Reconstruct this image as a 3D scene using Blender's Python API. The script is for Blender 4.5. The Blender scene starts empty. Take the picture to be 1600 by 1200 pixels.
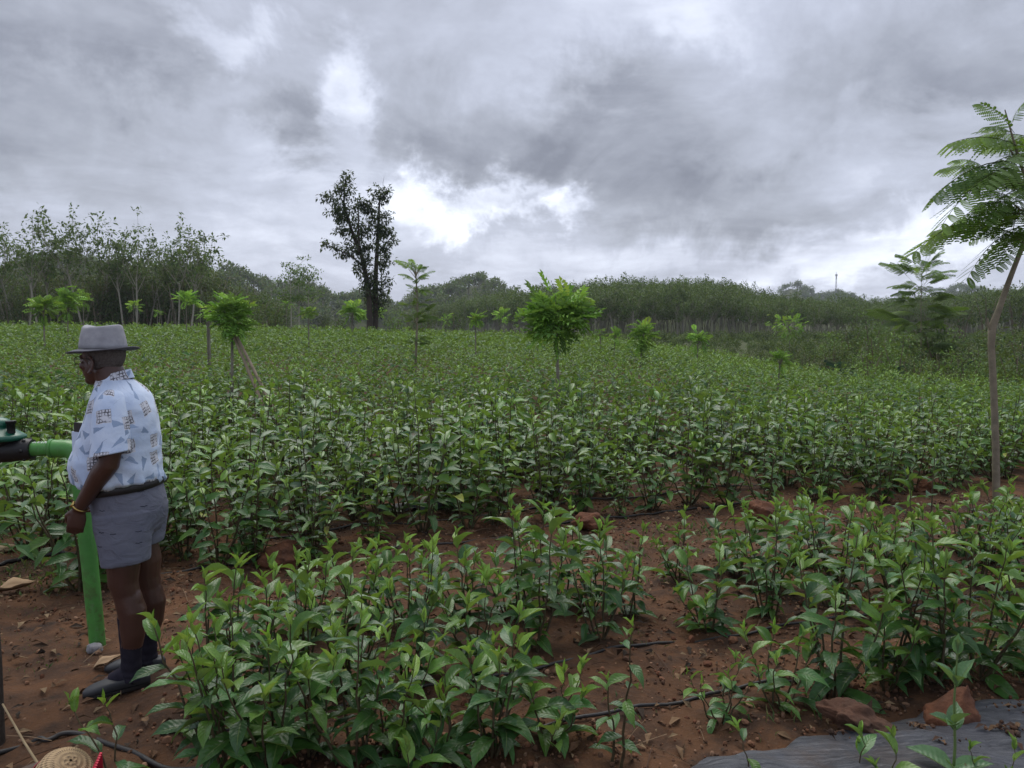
import bpy, bmesh, math, random
import numpy as np
from mathutils import Matrix, Vector, Euler

R = math.radians
RNG = np.random.default_rng(7)
random.seed(7)
SC = bpy.context.scene
COL = SC.collection

# ------------------------------------------------------------------ camera
FPX = 1186.0                       # focal length in pixels of a 1600 px wide frame
CAM_H = 1.7
PITCH = math.atan(75 / FPX)        # looking slightly down, horizon at row 525 of 1200
cam_d = bpy.data.cameras.new('camera')
cam_d.sensor_width = 36.0
cam_d.lens = 36.0 * FPX / 1600.0
cam_d.clip_start = 0.05
cam_d.clip_end = 9000
cam = bpy.data.objects.new('camera', cam_d)
COL.objects.link(cam)
cam.location = (0, 0, CAM_H)
cam.rotation_euler = (R(90) - PITCH, 0, 0)
SC.camera = cam
SC.view_settings.view_transform = 'Standard'
SC.view_settings.look = 'None'
SC.view_settings.gamma = 1.0
SC.view_settings.use_curve_mapping = False
SC.view_settings.exposure = 0.9
SC.cycles.use_denoising = True
SC.cycles.max_bounces = 6
SC.cycles.diffuse_bounces = 3
SC.cycles.glossy_bounces = 2
SC.cycles.transmission_bounces = 4
SC.cycles.transparent_max_bounces = 4
SC.cycles.volume_bounces = 0
SC.cycles.caustics_reflective = False
SC.cycles.caustics_refractive = False

SUN_EL, SUN_AZ = R(60), R(-12)     # azimuth measured from +Y towards +X


def cam_dir(px, py):
    u = (px - 800) / FPX
    v = (600 - py) / FPX
    return np.array([u, math.cos(PITCH) + v * math.sin(PITCH), -math.sin(PITCH) + v * math.cos(PITCH)])


def pt(px, py, Y):
    """the point at depth Y metres that lies in this direction"""
    d = cam_dir(px, py)
    return np.array([0, 0, CAM_H]) + d * (Y / d[1])


# ------------------------------------------------------------------ node helper
class G:
    def __init__(self, nt):
        self.nt = nt

    def n(self, t, **kw):
        nd = self.nt.nodes.new(t)
        for k, v in kw.items():
            setattr(nd, k, v)
        return nd

    def put(self, sock, v):
        if isinstance(v, bpy.types.NodeSocket):
            self.nt.links.new(v, sock)
        elif v is not None:
            if hasattr(sock, 'default_value'):
                dv = sock.default_value
                if hasattr(dv, '__len__') and not hasattr(v, '__len__'):
                    v = [v] * len(dv)
                if hasattr(dv, '__len__') and len(dv) == 4 and len(v) == 3:
                    v = list(v) + [1.0]
                sock.default_value = v

    def m(self, op, a, b=None, c=None, clamp=False):
        nd = self.n('ShaderNodeMath', operation=op, use_clamp=clamp)
        for i, v in enumerate((a, b, c)):
            if v is not None:
                self.put(nd.inputs[i], v)
        return nd.outputs[0]

    def vm(self, op, a, b=None, out=0):
        nd = self.n('ShaderNodeVectorMath', operation=op)
        self.put(nd.inputs[0], a)
        if b is not None:
            self.put(nd.inputs[3] if op == 'SCALE' else nd.inputs[1], b)
        return nd.outputs[out]

    def noise(self, vec, scale, detail=4, rough=0.5, dist=0.0, out='Fac'):
        nd = self.n('ShaderNodeTexNoise')
        if vec is not None:
            self.put(nd.inputs['Vector'], vec)
        nd.inputs['Scale'].default_value = scale
        nd.inputs['Detail'].default_value = detail
        nd.inputs['Roughness'].default_value = rough
        nd.inputs['Distortion'].default_value = dist
        return nd.outputs[out]

    def mix(self, fac, a, b, mode='MIX'):
        nd = self.n('ShaderNodeMix', data_type='RGBA', blend_type=mode)
        self.put(nd.inputs[0], fac)
        self.put(nd.inputs[6], a)
        self.put(nd.inputs[7], b)
        return nd.outputs[2]

    def ramp(self, fac, stops, interp='LINEAR'):
        nd = self.n('ShaderNodeValToRGB')
        nd.color_ramp.interpolation = interp
        e = nd.color_ramp.elements
        while len(e) < len(stops):
            e.new(0.5)
        for i, (p, c) in enumerate(stops):
            e[i].position = p
            if not hasattr(c, '__len__'):
                c = (c, c, c)
            e[i].color = (*c, 1)
        self.put(nd.inputs[0], fac)
        return nd.outputs[0]

    def mapr(self, v, a, b, c=0.0, d=1.0, smooth=False):
        nd = self.n('ShaderNodeMapRange')
        if smooth:
            nd.interpolation_type = 'SMOOTHSTEP'
        self.put(nd.inputs[0], v)
        for i, x in enumerate((a, b, c, d)):
            nd.inputs[i + 1].default_value = x
        return nd.outputs[0]

    def sep(self, v):
        nd = self.n('ShaderNodeSeparateXYZ')
        self.put(nd.inputs[0], v)
        return nd.outputs

    def comb(self, x, y, z):
        nd = self.n('ShaderNodeCombineXYZ')
        for i, v in enumerate((x, y, z)):
            self.put(nd.inputs[i], v)
        return nd.outputs[0]


# ------------------------------------------------------------------ sky
def make_sky():
    w = bpy.data.worlds.new('World')
    SC.world = w
    w.use_nodes = True
    nt = w.node_tree
    nt.nodes.clear()
    g = G(nt)
    out = g.n('ShaderNodeOutputWorld')
    bg = g.n('ShaderNodeBackground')
    bg.inputs['Strength'].default_value = 0.1
    nt.links.new(bg.outputs[0], out.inputs[0])
    sky = g.n('ShaderNodeTexSky', sky_type='NISHITA', sun_disc=False, sun_elevation=SUN_EL, sun_rotation=SUN_AZ)
    sky.air_density = 1.5
    sky.dust_density = 3.0
    d = g.n('ShaderNodeTexCoord').outputs['Generated']
    dn = g.vm('NORMALIZE', d)
    s = g.sep(dn)
    # cloud deck as a layer overhead: directions projected on a plane
    zz = g.m('ADD', g.m('MAXIMUM', s[2], 0.0), 0.16)
    p = g.comb(g.m('DIVIDE', s[0], zz), g.m('DIVIDE', s[1], zz), 0.0)
    n1 = g.noise(p, 0.75, 9, 0.55, 0.35)
    n2 = g.noise(g.vm('ADD', p, (7.3, 2.1, 4.0)), 1.9, 8, 0.6, 0.3)
    # billows: folded noise gives the rounded, crisp-edged heaps
    n3 = g.m('ABSOLUTE', g.m('SUBTRACT', g.m('MULTIPLY', g.noise(g.vm('ADD', g.vm('MULTIPLY', p, (1.0, .8, 1.0)), (1.3, 5.1, 2.0)), 1.5, 7, .62, .5), 2.0), 1.0))
    # warped directions for the gaps and the dark bellies of the clouds
    wv = g.vm('SUBTRACT', g.noise(dn, 5.5, 8, 0.64, 0.4, 'Color'), (0.5, 0.5, 0.5))
    wf = g.vm('SUBTRACT', g.noise(dn, 19.0, 4, 0.6, 0.0, 'Color'), (0.5, 0.5, 0.5))
    dw = g.vm('ADD', dn, g.vm('ADD', g.vm('SCALE', wv, 0.30), g.vm('SCALE', wf, 0.045)))
    val = g.m('ADD', 0.39, g.m('MULTIPLY', g.m('SUBTRACT', n1, 0.5), 0.70))
    val = g.m('ADD', val, g.m('MULTIPLY', g.m('SUBTRACT', n3, 0.12), 0.34))
    val = g.m('ADD', val, g.m('MULTIPLY', g.m('SUBTRACT', n2, 0.5), 0.42))
    #        px    py   rx   ry   amount
    spots = [(548, 165, 62, 95, .34), (735, 310, 165, 55, .38), (885, 318, 60, 42, .30), (655, 358, 85, 40, .30), (340, 45, 80, 55, .26),
             (1390, 375, 230, 60, .24), (1010, 90, 240, 120, .08), (300, 190, 170, 60, .09), (1080, 55, 90, 60, .13), (470, 330, 240, 70, .10),
             (1480, 205, 200, 50, .10), (1000, 415, 700, 40, .12),
             (90, 60, 280, 140, -.30), (770, 205, 320, 100, -.30), (1130, 300, 280, 75, -.26), (1480, 90, 280, 130, -.19),
             (450, 215, 120, 50, -.24), (640, 60, 260, 90, -.10), (130, 290, 260, 60, -.14), (1000, 170, 260, 90, -.10), (800, 312, 60, 20, -.2)]
    for px, py, rx, ry, amt in spots:
        c = cam_dir(px, py)
        c = c / np.linalg.norm(c)
        df = g.vm('SUBTRACT', dw, tuple(c))
        ln = g.vm('LENGTH', g.vm('MULTIPLY', df, (FPX / rx, FPX / (rx + ry) * 1.2, FPX / ry)), None, 1)
        k = g.mapr(ln, 0.35 if amt > .2 else 0.1, 1.25, amt, 0.0, smooth=True)
        val = g.m('ADD', val, k)
    col = g.ramp(val, [(0.0, (.125, .131, .155)), (.2, (.225, .234, .262)), (.42, (.325, .338, .385)), (.62, (.465, .48, .53)), (.85, (.67, .69, .735)), (1.0, (.80, .815, .845))])
    col = g.vm('MULTIPLY', col, (9.9, 10.2, 10.9))
    mixed = g.mix(0.96, sky.outputs[0], col)
    nt.links.new(mixed, bg.inputs['Color'])


make_sky()
sun_d = bpy.data.lights.new('sun', 'SUN')
sun_d.energy = 1.5
sun_d.angle = R(50)
sun_d.color = (1.0, 0.96, 0.9)
sun = bpy.data.objects.new('sun', sun_d)
COL.objects.link(sun)
sv = Vector((math.sin(SUN_AZ) * math.cos(SUN_EL), math.cos(SUN_AZ) * math.cos(SUN_EL), math.sin(SUN_EL)))
sun.rotation_euler = sv.to_track_quat('Z', 'Y').to_euler()
sun.location = sv * 50


# ------------------------------------------------------------------ materials
def new_mat(name):
    m = bpy.data.materials.new(name)
    m.use_nodes = True
    nt = m.node_tree
    nt.nodes.clear()
    g = G(nt)
    out = g.n('ShaderNodeOutputMaterial')
    b = g.n('ShaderNodeBsdfPrincipled')
    nt.links.new(b.outputs[0], out.inputs[0])
    return m, g, b, out


def bump(g, b, h, dist=0.01, strength=0.6):
    nd = g.n('ShaderNodeBump')
    nd.inputs['Strength'].default_value = strength
    nd.inputs['Distance'].default_value = dist
    g.put(nd.inputs['Height'], h)
    g.nt.links.new(nd.outputs[0], b.inputs['Normal'])
    return nd


def simple_mat(name, c1, c2=None, rough=0.7, scale=8.0, bscale=None, bdist=0.005, spec=0.4, metal=0.0, coord='Object', detail=5):
    m, g, b, out = new_mat(name)
    tc = g.n('ShaderNodeTexCoord').outputs[coord]
    if c2 is None:
        c2 = tuple(x * 0.8 for x in c1)
    f = g.mapr(g.noise(tc, scale, detail, 0.6), 0.3, 0.7)
    g.put(b.inputs['Base Color'], g.mix(f, c1, c2))
    b.inputs['Roughness'].default_value = rough
    b.inputs['Specular IOR Level'].default_value = spec
    b.inputs['Metallic'].default_value = metal
    if bscale:
        bump(g, b, g.noise(tc, bscale, 6, 0.6), bdist)
    return m


def leaf_mat(name, veins=False, rough=0.38, trans=0.22, spec=0.5, gain=1.0):
    m, g, b, out = new_mat(name)
    at = g.n('ShaderNodeAttribute', attribute_name='tint')
    c = at.outputs['Color']
    oi = g.n('ShaderNodeObjectInfo')
    tc = g.n('ShaderNodeTexCoord')
    c = g.vm('SCALE', c, g.mapr(oi.outputs['Random'], 0, 1, 0.8 * gain, 1.22 * gain))
    geo = g.n('ShaderNodeNewGeometry')
    f = g.noise(tc.outputs['Object'], 14.0 if veins else 3.0, 3, 0.6)
    c = g.vm('SCALE', c, g.mapr(f, 0.25, 0.75, 0.82, 1.18))
    if veins:
        uv = g.n('ShaderNodeUVMap').outputs[0]
        s = g.sep(uv)
        au = g.m('ABSOLUTE', g.m('SUBTRACT', g.m('MULTIPLY', s[0], 2.0), 1.0))
        mid = g.mapr(au, 0.02, 0.09, 1.0, 0.0)
        ph = g.m('SUBTRACT', g.m('MULTIPLY', s[1], 9.0), g.m('MULTIPLY', au, 1.7))
        wv = g.m('SINE', g.m('MULTIPLY', ph, 6.2832))
        vein = g.mapr(wv, 0.86, 1.0)
        c = g.mix(g.m('MULTIPLY', mid, 0.55), c, (0.22, 0.30, 0.10))
        c = g.mix(g.m('MULTIPLY', vein, 0.07), c, (0.2, 0.3, 0.12))
        h = g.m('ADD', g.m('MULTIPLY', wv, -0.5), g.m('MULTIPLY', mid, -2.0))
        bump(g, b, h, 0.0009, 0.7)
    if veins:
        sp = g.noise(g.vm('ADD', tc.outputs['Object'], g.vm('SCALE', (3.1, 7.7, 1.3), g.m('MULTIPLY', oi.outputs['Random'], 9.0))), 3.4, 4, .65)
        c = g.mix(g.m('MULTIPLY', g.mapr(sp, .66, .70), .75), c, (.11, .075, .03))
        c = g.mix(g.m('MULTIPLY', g.mapr(sp, .36, .28), .35), c, (.16, .20, .05))
    under = g.mix(0.45, c, (0.16, 0.22, 0.10))
    c = g.mix(geo.outputs['Backfacing'], c, under)
    g.put(b.inputs['Base Color'], c)
    g.put(b.inputs['Roughness'], g.mapr(geo.outputs['Backfacing'], 0, 1, rough, 0.7))
    b.inputs['Specular IOR Level'].default_value = spec
    if trans > 0:
        t = g.n('ShaderNodeBsdfTranslucent')
        g.put(t.inputs[0], g.mix(1.0, c, (1.5, 1.45, 0.6), 'MULTIPLY'))
        mx = g.n('ShaderNodeMixShader')
        mx.inputs[0].default_value = trans
        g.nt.links.new(b.outputs[0], mx.inputs[1])
        g.nt.links.new(t.outputs[0], mx.inputs[2])
        g.nt.links.new(mx.outputs[0], out.inputs[0])
    return m


def soil_mat():
    m, g, b, out = new_mat('red_soil')
    tc = g.n('ShaderNodeTexCoord').outputs['Object']
    big = g.noise(tc, 0.55, 5, 0.6)
    mid = g.noise(tc, 4.5, 6, 0.65)
    fine = g.noise(tc, 42.0, 6, 0.7)
    c = g.mix(g.mapr(big, .35, .65), (.088, .043, .021), (.135, .064, .030))
    c = g.mix(g.mapr(mid, .42, .7), c, (.038, .024, .017))
    c = g.mix(g.mapr(g.noise(tc, 1.7, 6, .7, .5), .5, .68), c, (.040, .025, .018))
    c = g.mix(g.m('MULTIPLY', g.mapr(fine, .55, .75), .6), c, (.14, .085, .055))
    c = g.mix(g.m('MULTIPLY', g.mapr(g.noise(tc, 95.0, 3, .6), .58, .7), .5), c, (.055, .032, .022))
    far = g.m('GREATER_THAN', g.sep(tc)[1], 48.0)
    c = g.mix(far, c, g.mix(mid, (.045, .062, .02), (.075, .085, .035)))
    g.put(b.inputs['Base Color'], c)
    b.inputs['Roughness'].default_value = .92
    b.inputs['Specular IOR Level'].default_value = .2
    h = g.m('ADD', g.m('MULTIPLY', mid, .6), g.m('MULTIPLY', fine, .4))
    bump(g, b, h, .035, .9)
    return m


MAT = {}
MAT['soil'] = soil_mat()
MAT['leaf'] = leaf_mat('tea_leaf', veins=True, rough=.36, trans=.26, spec=.5)
MAT['leaf_far'] = leaf_mat('foliage', rough=.52, trans=.26, spec=.34)
MAT['leaf_matt'] = leaf_mat('tree_foliage', rough=.6, trans=.22, spec=.3)
MAT['stem'] = simple_mat('tea_stem', (.055, .038, .022), (.09, .075, .035), .7, 30, 60, .002)
MAT['bark_pale'] = simple_mat('pale_bark', (.24, .215, .17), (.13, .115, .09), .85, 6, 30, .01)
MAT['bark_brown'] = simple_mat('brown_bark', (.29, .25, .18), (.17, .145, .105), .9, 9, 40, .012, spec=.2)
MAT['bark_dark'] = simple_mat('dark_bark', (.07, .055, .042), (.04, .032, .026), .9, 3, 12, .03)
MAT['bamboo'] = simple_mat('weathered_pole', (.27, .21, .14), (.16, .125, .085), .7, 9, 30, .003)
MAT['rock'] = simple_mat('laterite', (.18, .070, .032), (.070, .032, .020), .9, 7, 26, .03)
MAT['rock_dull'] = simple_mat('dull_laterite', (.135, .062, .036), (.07, .042, .028), .92, 9, 30, .02)
MAT['pebble'] = None
MAT['pipe_black'] = simple_mat('drip_hose', (.012, .012, .013), (.03, .026, .022), .5, 12, None, spec=.4)
MAT['straw'] = simple_mat('dry_straw', (.36, .28, .16), (.25, .18, .10), .8, 20)


def tint_mat(name, rough=.9, spec=.2, bscale=None):
    m, g, b, out = new_mat(name)
    at = g.n('ShaderNodeAttribute', attribute_name='tint')
    tc = g.n('ShaderNodeTexCoord').outputs['Object']
    g.put(b.inputs['Base Color'], g.vm('SCALE', at.outputs['Color'], g.mapr(g.noise(tc, 30, 4, .6), .3, .7, .75, 1.25)))
    b.inputs['Roughness'].default_value = rough
    b.inputs['Specular IOR Level'].default_value = spec
    if bscale:
        bump(g, b, g.noise(tc, bscale, 5, .6), .01)
    return m


MAT['tinted'] = tint_mat('earth_and_litter')


# ------------------------------------------------------------------ mesh helpers
class MB:
    """collects triangles and quads with a tint per vertex, builds one mesh"""

    def __init__(self):
        self.v, self.q, self.t, self.c, self.uv, self.n = [], [], [], [], [], 0

    def add(self, v, f, tint=(1, 1, 1), uv=None):
        v = np.asarray(v, float)
        f = np.asarray(f, int)
        (self.q if f.shape[1] == 4 else self.t).append(f + self.n)
        self.v.append(v)
        tint = np.asarray(tint, float)
        self.c.append(np.broadcast_to(tint, (len(v), 3)))
        self.uv.append(np.zeros((len(v), 2)) if uv is None else np.asarray(uv, float))
        self.n += len(v)

    def stamp(self, tv, tf, rot, loc, scale, tint, uv=None):
        """copies of a template: rot (n,3,3) columns = axes, loc (n,3), scale (n,) or (n,3), tint (n,3)"""
        n = len(loc)
        if n == 0:
            return
        scale = np.asarray(scale, float)
        if scale.ndim == 1:
            scale = scale[:, None].repeat(3, 1)
        vv = tv[None] * scale[:, None, :]
        vv = np.einsum('nij,nkj->nki', rot, vv) + loc[:, None, :]
        k = len(tv)
        ff = (tf[None] + (np.arange(n) * k)[:, None, None]).reshape(-1, tf.shape[1])
        cc = np.repeat(np.asarray(tint, float), k, 0)
        self.add(vv.reshape(-1, 3), ff, cc, None if uv is None else np.tile(uv, (n, 1)))

    def tube(self, pts, rad, seg=6, tint=(1, 1, 1), cap=True):
        pts = np.asarray(pts, float)
        n = len(pts)
        rad = np.broadcast_to(np.asarray(rad, float), (n,))
        tg = np.gradient(pts, axis=0)
        tg /= np.linalg.norm(tg, axis=1)[:, None] + 1e-9
        ref = np.array([0, 0, 1.]) if abs(tg[:, 2]).mean() < .8 else np.array([1., 0, 0])
        x = np.cross(tg, ref)
        x /= np.linalg.norm(x, axis=1)[:, None] + 1e-9
        y = np.cross(tg, x)
        a = np.linspace(0, 2 * math.pi, seg, endpoint=False)
        vv = pts[:, None] + rad[:, None, None] * (np.cos(a)[None, :, None] * x[:, None] + np.sin(a)[None, :, None] * y[:, None])
        f = []
        for i in range(n - 1):
            for j in range(seg):
                k = (j + 1) % seg
                f.append((i * seg + j, i * seg + k, (i + 1) * seg + k, (i + 1) * seg + j))
        self.add(vv.reshape(-1, 3), f, tint)
        if cap:
            b0 = self.n - n * seg
            for ring, p, fl in ((0, pts[0], 1), (n - 1, pts[-1], 0)):
                vs = vv[ring]
                ff = [((j + 1) % seg, j, seg) if not fl else (j, (j + 1) % seg, seg) for j in range(seg)]
                self.add(np.vstack([vs, p]), ff, tint)

    def loft(self, rings, closed_ends=True, tint=(1, 1, 1), uv=None):
        rings = np.asarray(rings, float)
        n, s = rings.shape[:2]
        f = []
        for i in range(n - 1):
            for j in range(s):
                k = (j + 1) % s
                f.append((i * s + j, i * s + k, (i + 1) * s + k, (i + 1) * s + j))
        self.add(rings.reshape(-1, 3), f, tint, uv)
        if closed_ends:
            for ring, fl in ((0, 1), (n - 1, 0)):
                vs = rings[ring]
                ff = [((j + 1) % s, j, s) if fl else (j, (j + 1) % s, s) for j in range(s)]
                self.add(np.vstack([vs, vs.mean(0)]), ff, tint)

    def box(self, c, h, rz=0, tint=(1, 1, 1)):
        v = np.array([[x, y, z] for x in (-1, 1) for y in (-1, 1) for z in (-1, 1)], float) * np.asarray(h)
        cr, sr = math.cos(rz), math.sin(rz)
        v = np.stack([v[:, 0] * cr - v[:, 1] * sr, v[:, 0] * sr + v[:, 1] * cr, v[:, 2]], 1) + np.asarray(c)
        self.add(v, [(0, 1, 3, 2), (4, 6, 7, 5), (0, 4, 5, 1), (2, 3, 7, 6), (0, 2, 6, 4), (1, 5, 7, 3)], tint)

    def ellipsoid(self, c, r, rot=None, nu=20, nv=12, tint=(1, 1, 1)):
        th = np.linspace(0, math.pi, nv + 1)[1:-1]
        ph = np.linspace(0, 2 * math.pi, nu, endpoint=False)
        v = [(math.sin(t) * math.cos(p), math.sin(t) * math.sin(p), math.cos(t)) for t in th for p in ph]
        v = np.array(v + [(0, 0, 1), (0, 0, -1)]) * np.asarray(r)
        if rot is not None:
            v = v @ np.asarray(rot).T
        v = v + np.asarray(c)
        k = len(th)
        q = [(i * nu + j, (i + 1) * nu + j, (i + 1) * nu + (j + 1) % nu, i * nu + (j + 1) % nu) for i in range(k - 1) for j in range(nu)]
        t = [(k * nu, j, (j + 1) % nu) for j in range(nu)] + [(k * nu + 1, (k - 1) * nu + (j + 1) % nu, (k - 1) * nu + j) for j in range(nu)]
        n0 = self.n
        self.add(v, q, tint)
        self.t.append(np.array(t) + n0)

    def mesh(self, name, mat, smooth=False, uv=False):
        me = bpy.data.meshes.new(name)
        v = np.concatenate(self.v)
        me.vertices.add(len(v))
        me.vertices.foreach_set('co', v.ravel())
        q = np.concatenate(self.q) if self.q else np.zeros((0, 4), int)
        t = np.concatenate(self.t) if self.t else np.zeros((0, 3), int)
        lv = np.concatenate([q.ravel(), t.ravel()])
        me.loops.add(len(lv))
        me.loops.foreach_set('vertex_index', lv.astype(np.int32))
        npoly = len(q) + len(t)
        me.polygons.add(npoly)
        st = np.concatenate([np.arange(len(q)) * 4, len(q) * 4 + np.arange(len(t)) * 3])
        me.polygons.foreach_set('loop_start', st.astype(np.int32))
        me.polygons.foreach_set('use_smooth', np.full(npoly, bool(smooth)))
        if uv:
            u = np.concatenate(self.uv)
            lay = me.uv_layers.new(name='UVMap')
            lay.data.foreach_set('uv', u[lv].ravel().astype(np.float32))
        a = me.attributes.new('tint', 'FLOAT_COLOR', 'POINT')
        c = np.concatenate(self.c)
        a.data.foreach_set('color', np.concatenate([c, np.ones((len(c), 1))], 1).ravel().astype(np.float32))
        me.update(calc_edges=True)
        me.validate()
        if mat is not None:
            me.materials.append(MAT[mat] if isinstance(mat, str) else mat)
        return me

    def build(self, name, mat, parent=None, smooth=False, uv=False):
        return link(name, self.mesh(name, mat, smooth, uv), parent)


def link(name, data, parent=None):
    o = bpy.data.objects.new(name, data)
    COL.objects.link(o)
    if parent is not None:
        o.parent = parent
    return o


def tag(o, label=None, cat=None, group=None, kind=None):
    if label:
        o['label'] = label
    if cat:
        o['category'] = cat
    if group:
        o['group'] = group
    if kind:
        o['kind'] = kind
    return o


def thing(name, loc, label, cat, group=None, rz=0.0):
    o = link(name, None)
    o.empty_display_size = .1
    o.location = tuple(loc)
    o.rotation_euler = (0, 0, rz)
    return tag(o, label, cat, group)


def frames(axis, up=None, roll=None):
    """(n,3,3) with columns x, y=axis, z ~ up"""
    a = axis / (np.linalg.norm(axis, axis=1)[:, None] + 1e-9)
    u = np.broadcast_to(np.array([0, 0, 1.]) if up is None else up, a.shape)
    x = np.cross(a, u)
    ln = np.linalg.norm(x, axis=1)
    x[ln < 1e-3] = (1, 0, 0)
    x /= np.linalg.norm(x, axis=1)[:, None]
    z = np.cross(x, a)
    if roll is not None:
        c, s = np.cos(roll)[:, None], np.sin(roll)[:, None]
        x, z = x * c + z * s, z * c - x * s
    return np.stack([x, a, z], 2)


def rnd_dirs(n, rng=RNG):
    v = rng.normal(size=(n, 3))
    return v / np.linalg.norm(v, axis=1)[:, None]


# ------------------------------------------------------------------ terrain
def sstep(x):
    x = np.clip(x, 0, 1)
    return x * x * (3 - 2 * x)


HILLS = []          # (x, y, sx, sy, h)


def add_hill(px, Y, pytop, spx, sy, tree):
    """a hill whose wooded top reaches picture row pytop at depth Y"""
    p = pt(px, pytop, Y)
    HILLS.append((p[0], Y, spx / FPX * Y, sy, p[2] - tree - 1.0))


add_hill(745, 430, 424, 85, 60, 8)
add_hill(690, 450, 444, 90, 60, 8)
add_hill(345, 360, 408, 110, 70, 8)
add_hill(470, 380, 434, 75, 60, 8)
add_hill(560, 420, 452, 80, 60, 8)
add_hill(120, 420, 395, 160, 80, 8)
add_hill(1240, 900, 436, 40, 90, 10)
add_hill(1300, 900, 452, 70, 90, 10)
add_hill(1505, 900, 440, 50, 90, 10)
add_hill(1560, 850, 452, 120, 90, 10)
add_hill(1000, 260, 436, 180, 50, 9)
add_hill(1340, 300, 453, 260, 60, 9)


def ground(x, y):
    x = np.asarray(x, float)
    y = np.asarray(y, float)
    t = x / np.maximum(y, 9.0)
    s = sstep((y - 6) / 40) * .5 + np.clip((y - 6) / 40, 0, 1) * .5
    f = np.interp(t, [-1.6, -.67, -.3, .04, .25, .5, .8, 1.5], [2.0, 1.5, 1.25, .85, .1, -.75, -1.2, -1.5])
    z = s * f
    w = sstep((y - 48) / 50)
    zf = np.interp(t, [-.7, 0, .3, .7], [1.0, .8, 1.0, .7])
    z = z * (1 - w) + zf * w
    dip = np.exp(-((y - 46) / 18.) ** 2) * np.clip((t - .2) * 2.2, 0, 1) * 1.0
    z = z - dip
    hz = np.zeros_like(z)
    for hx, hy, sx, sy, h in HILLS:
        hz = np.maximum(hz, h * np.exp(-((x - hx) / sx) ** 2 - ((y - hy) / sy) ** 2))
    z = z + hz
    nb = np.clip(1.6 - y / 16, 0, 1)
    z = z + nb * (.012 * np.sin(3.1 * x + 1.7 * y) + .010 * np.sin(7.3 * x - 4.1 * y + 1) + .006 * np.sin(15 * x + 11 * y))
    return z


def on_ground(px, py, h=0.0, d0=1.5, d1=60.0):
    """first point along this direction that meets the ground raised by h"""
    d = cam_dir(px, py)
    Y = np.concatenate([np.arange(d0, 12, .01), np.arange(12, d1, .05)])
    x = d[0] * Y / d[1]
    z = CAM_H + d[2] * Y / d[1]
    hit = np.nonzero(z <= ground(x, Y) + h)[0]
    i = hit[0] if len(hit) else len(Y) - 1
    return np.array([x[i], Y[i], float(ground(x[i], Y[i]))])


def make_ground():
    ys = np.concatenate([np.arange(-14, 1, 1.0), np.arange(1, 9, .035), np.arange(9, 12, .1), np.arange(12, 60, .8), np.geomspace(60, 1050, 80)])
    us = np.concatenate([np.linspace(-3, -.95, 14)[:-1], np.linspace(-.95, .95, 300), np.linspace(.95, 3, 14)[1:]])
    W = np.maximum(np.abs(ys), 8.0)
    X = np.clip(us[None] * W[:, None], -1400 + us[None], 1400 + us[None])
    Y = np.repeat(ys[:, None], len(us), 1)
    Z = ground(X, Y)
    # fine clods near the camera
    near = np.clip((9 - Y) / 3, 0, 1) * (Y > 0)
    from mathutils import noise as mn
    rows, cols = np.nonzero(near > 0)
    for i, j in zip(rows, cols):
        x, y = X[i, j], Y[i, j]
        Z[i, j] += near[i, j] * (.016 * mn.noise((x * 5, y * 5, 0)) + .012 * mn.noise((x * 13, y * 13, 4)) + .009 * abs(mn.noise((x * 27, y * 27, 9))) - .004)
    ny, nx = X.shape
    idx = np.arange(ny * nx).reshape(ny, nx)
    f = np.stack([idx[:-1, :-1], idx[:-1, 1:], idx[1:, 1:], idx[1:, :-1]], -1).reshape(-1, 4)
    mb = MB()
    mb.add(np.stack([X, Y, Z], -1).reshape(-1, 3), f)
    o = mb.build('ground', 'soil', smooth=True)
    tag(o, 'red brown laterite soil between the tea rows', None, None, 'structure')


make_ground()

# ------------------------------------------------------------------ leaf templates


def leaf_template(L=1.0, W=.38, fold=.25, droop=.3, wave=.03, nseg=6, half=2, seed=0, tipw=1.0):
    """leaf along +Y, unit length, upper side +Z; returns verts, quads, uv"""
    rng = np.random.default_rng(seed)
    vs = np.linspace(0, 1, nseg + 1)
    prof = np.sin(np.pi * vs ** .82) ** .8 * (1 - .25 * vs)
    prof[0] = .03
    prof[-1] = .012
    if nseg >= 6:
        prof[-2] *= .72
    ph = rng.random() * 6
    us = np.linspace(-1, 1, 2 * half + 1)
    tw = rng.normal(0, .12)
    v, uv = [], []
    # centre line bends down along its length
    ang = -droop * 1.5 * vs ** 1.3 + droop * .35
    yy = np.concatenate([[0], np.cumsum(np.cos(ang[:-1]) / nseg)])
    zz = np.concatenate([[0], np.cumsum(np.sin(ang[:-1]) / nseg)])
    for i, s in enumerate(vs):
        for u in us:
            w = prof[i] * W * .5 * u
            up = abs(w) * fold * 2 + wave * math.sin(9 * s + ph + (2 if u > 0 else 0)) * abs(u) * prof[i]
            if half > 1 and abs(abs(u) - .5) < .01:
                up += .012 * prof[i]
            up += tw * w * s
            v.append((w, yy[i] - math.sin(ang[i]) * up, zz[i] + math.cos(ang[i]) * up))
            uv.append((u * .5 + .5, s))
    n = 2 * half + 1
    f = [(i * n + j, i * n + j + 1, (i + 1) * n + j + 1, (i + 1) * n + j) for i in range(nseg) for j in range(2 * half)]
    return np.array(v) * L, np.array(f), np.array(uv)


def low_leaf(W=.38, fold=.12, droop=.16):
    v = np.array([(0, 0, 0), (-W / 2, .45, fold), (0, .5, .04), (W / 2, .45, fold), (0, 1, -droop)])
    f = np.array([(0, 2, 1), (0, 3, 2), (1, 2, 4), (2, 3, 4)])
    return v, f


LOW_V, LOW_F = low_leaf()
DIA_V = np.array([(0, 0, 0), (-.25, .5, .05), (0, 1, -.05), (.25, .5, .05)])
DIA_F = np.array([(0, 3, 2, 1)])

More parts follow.
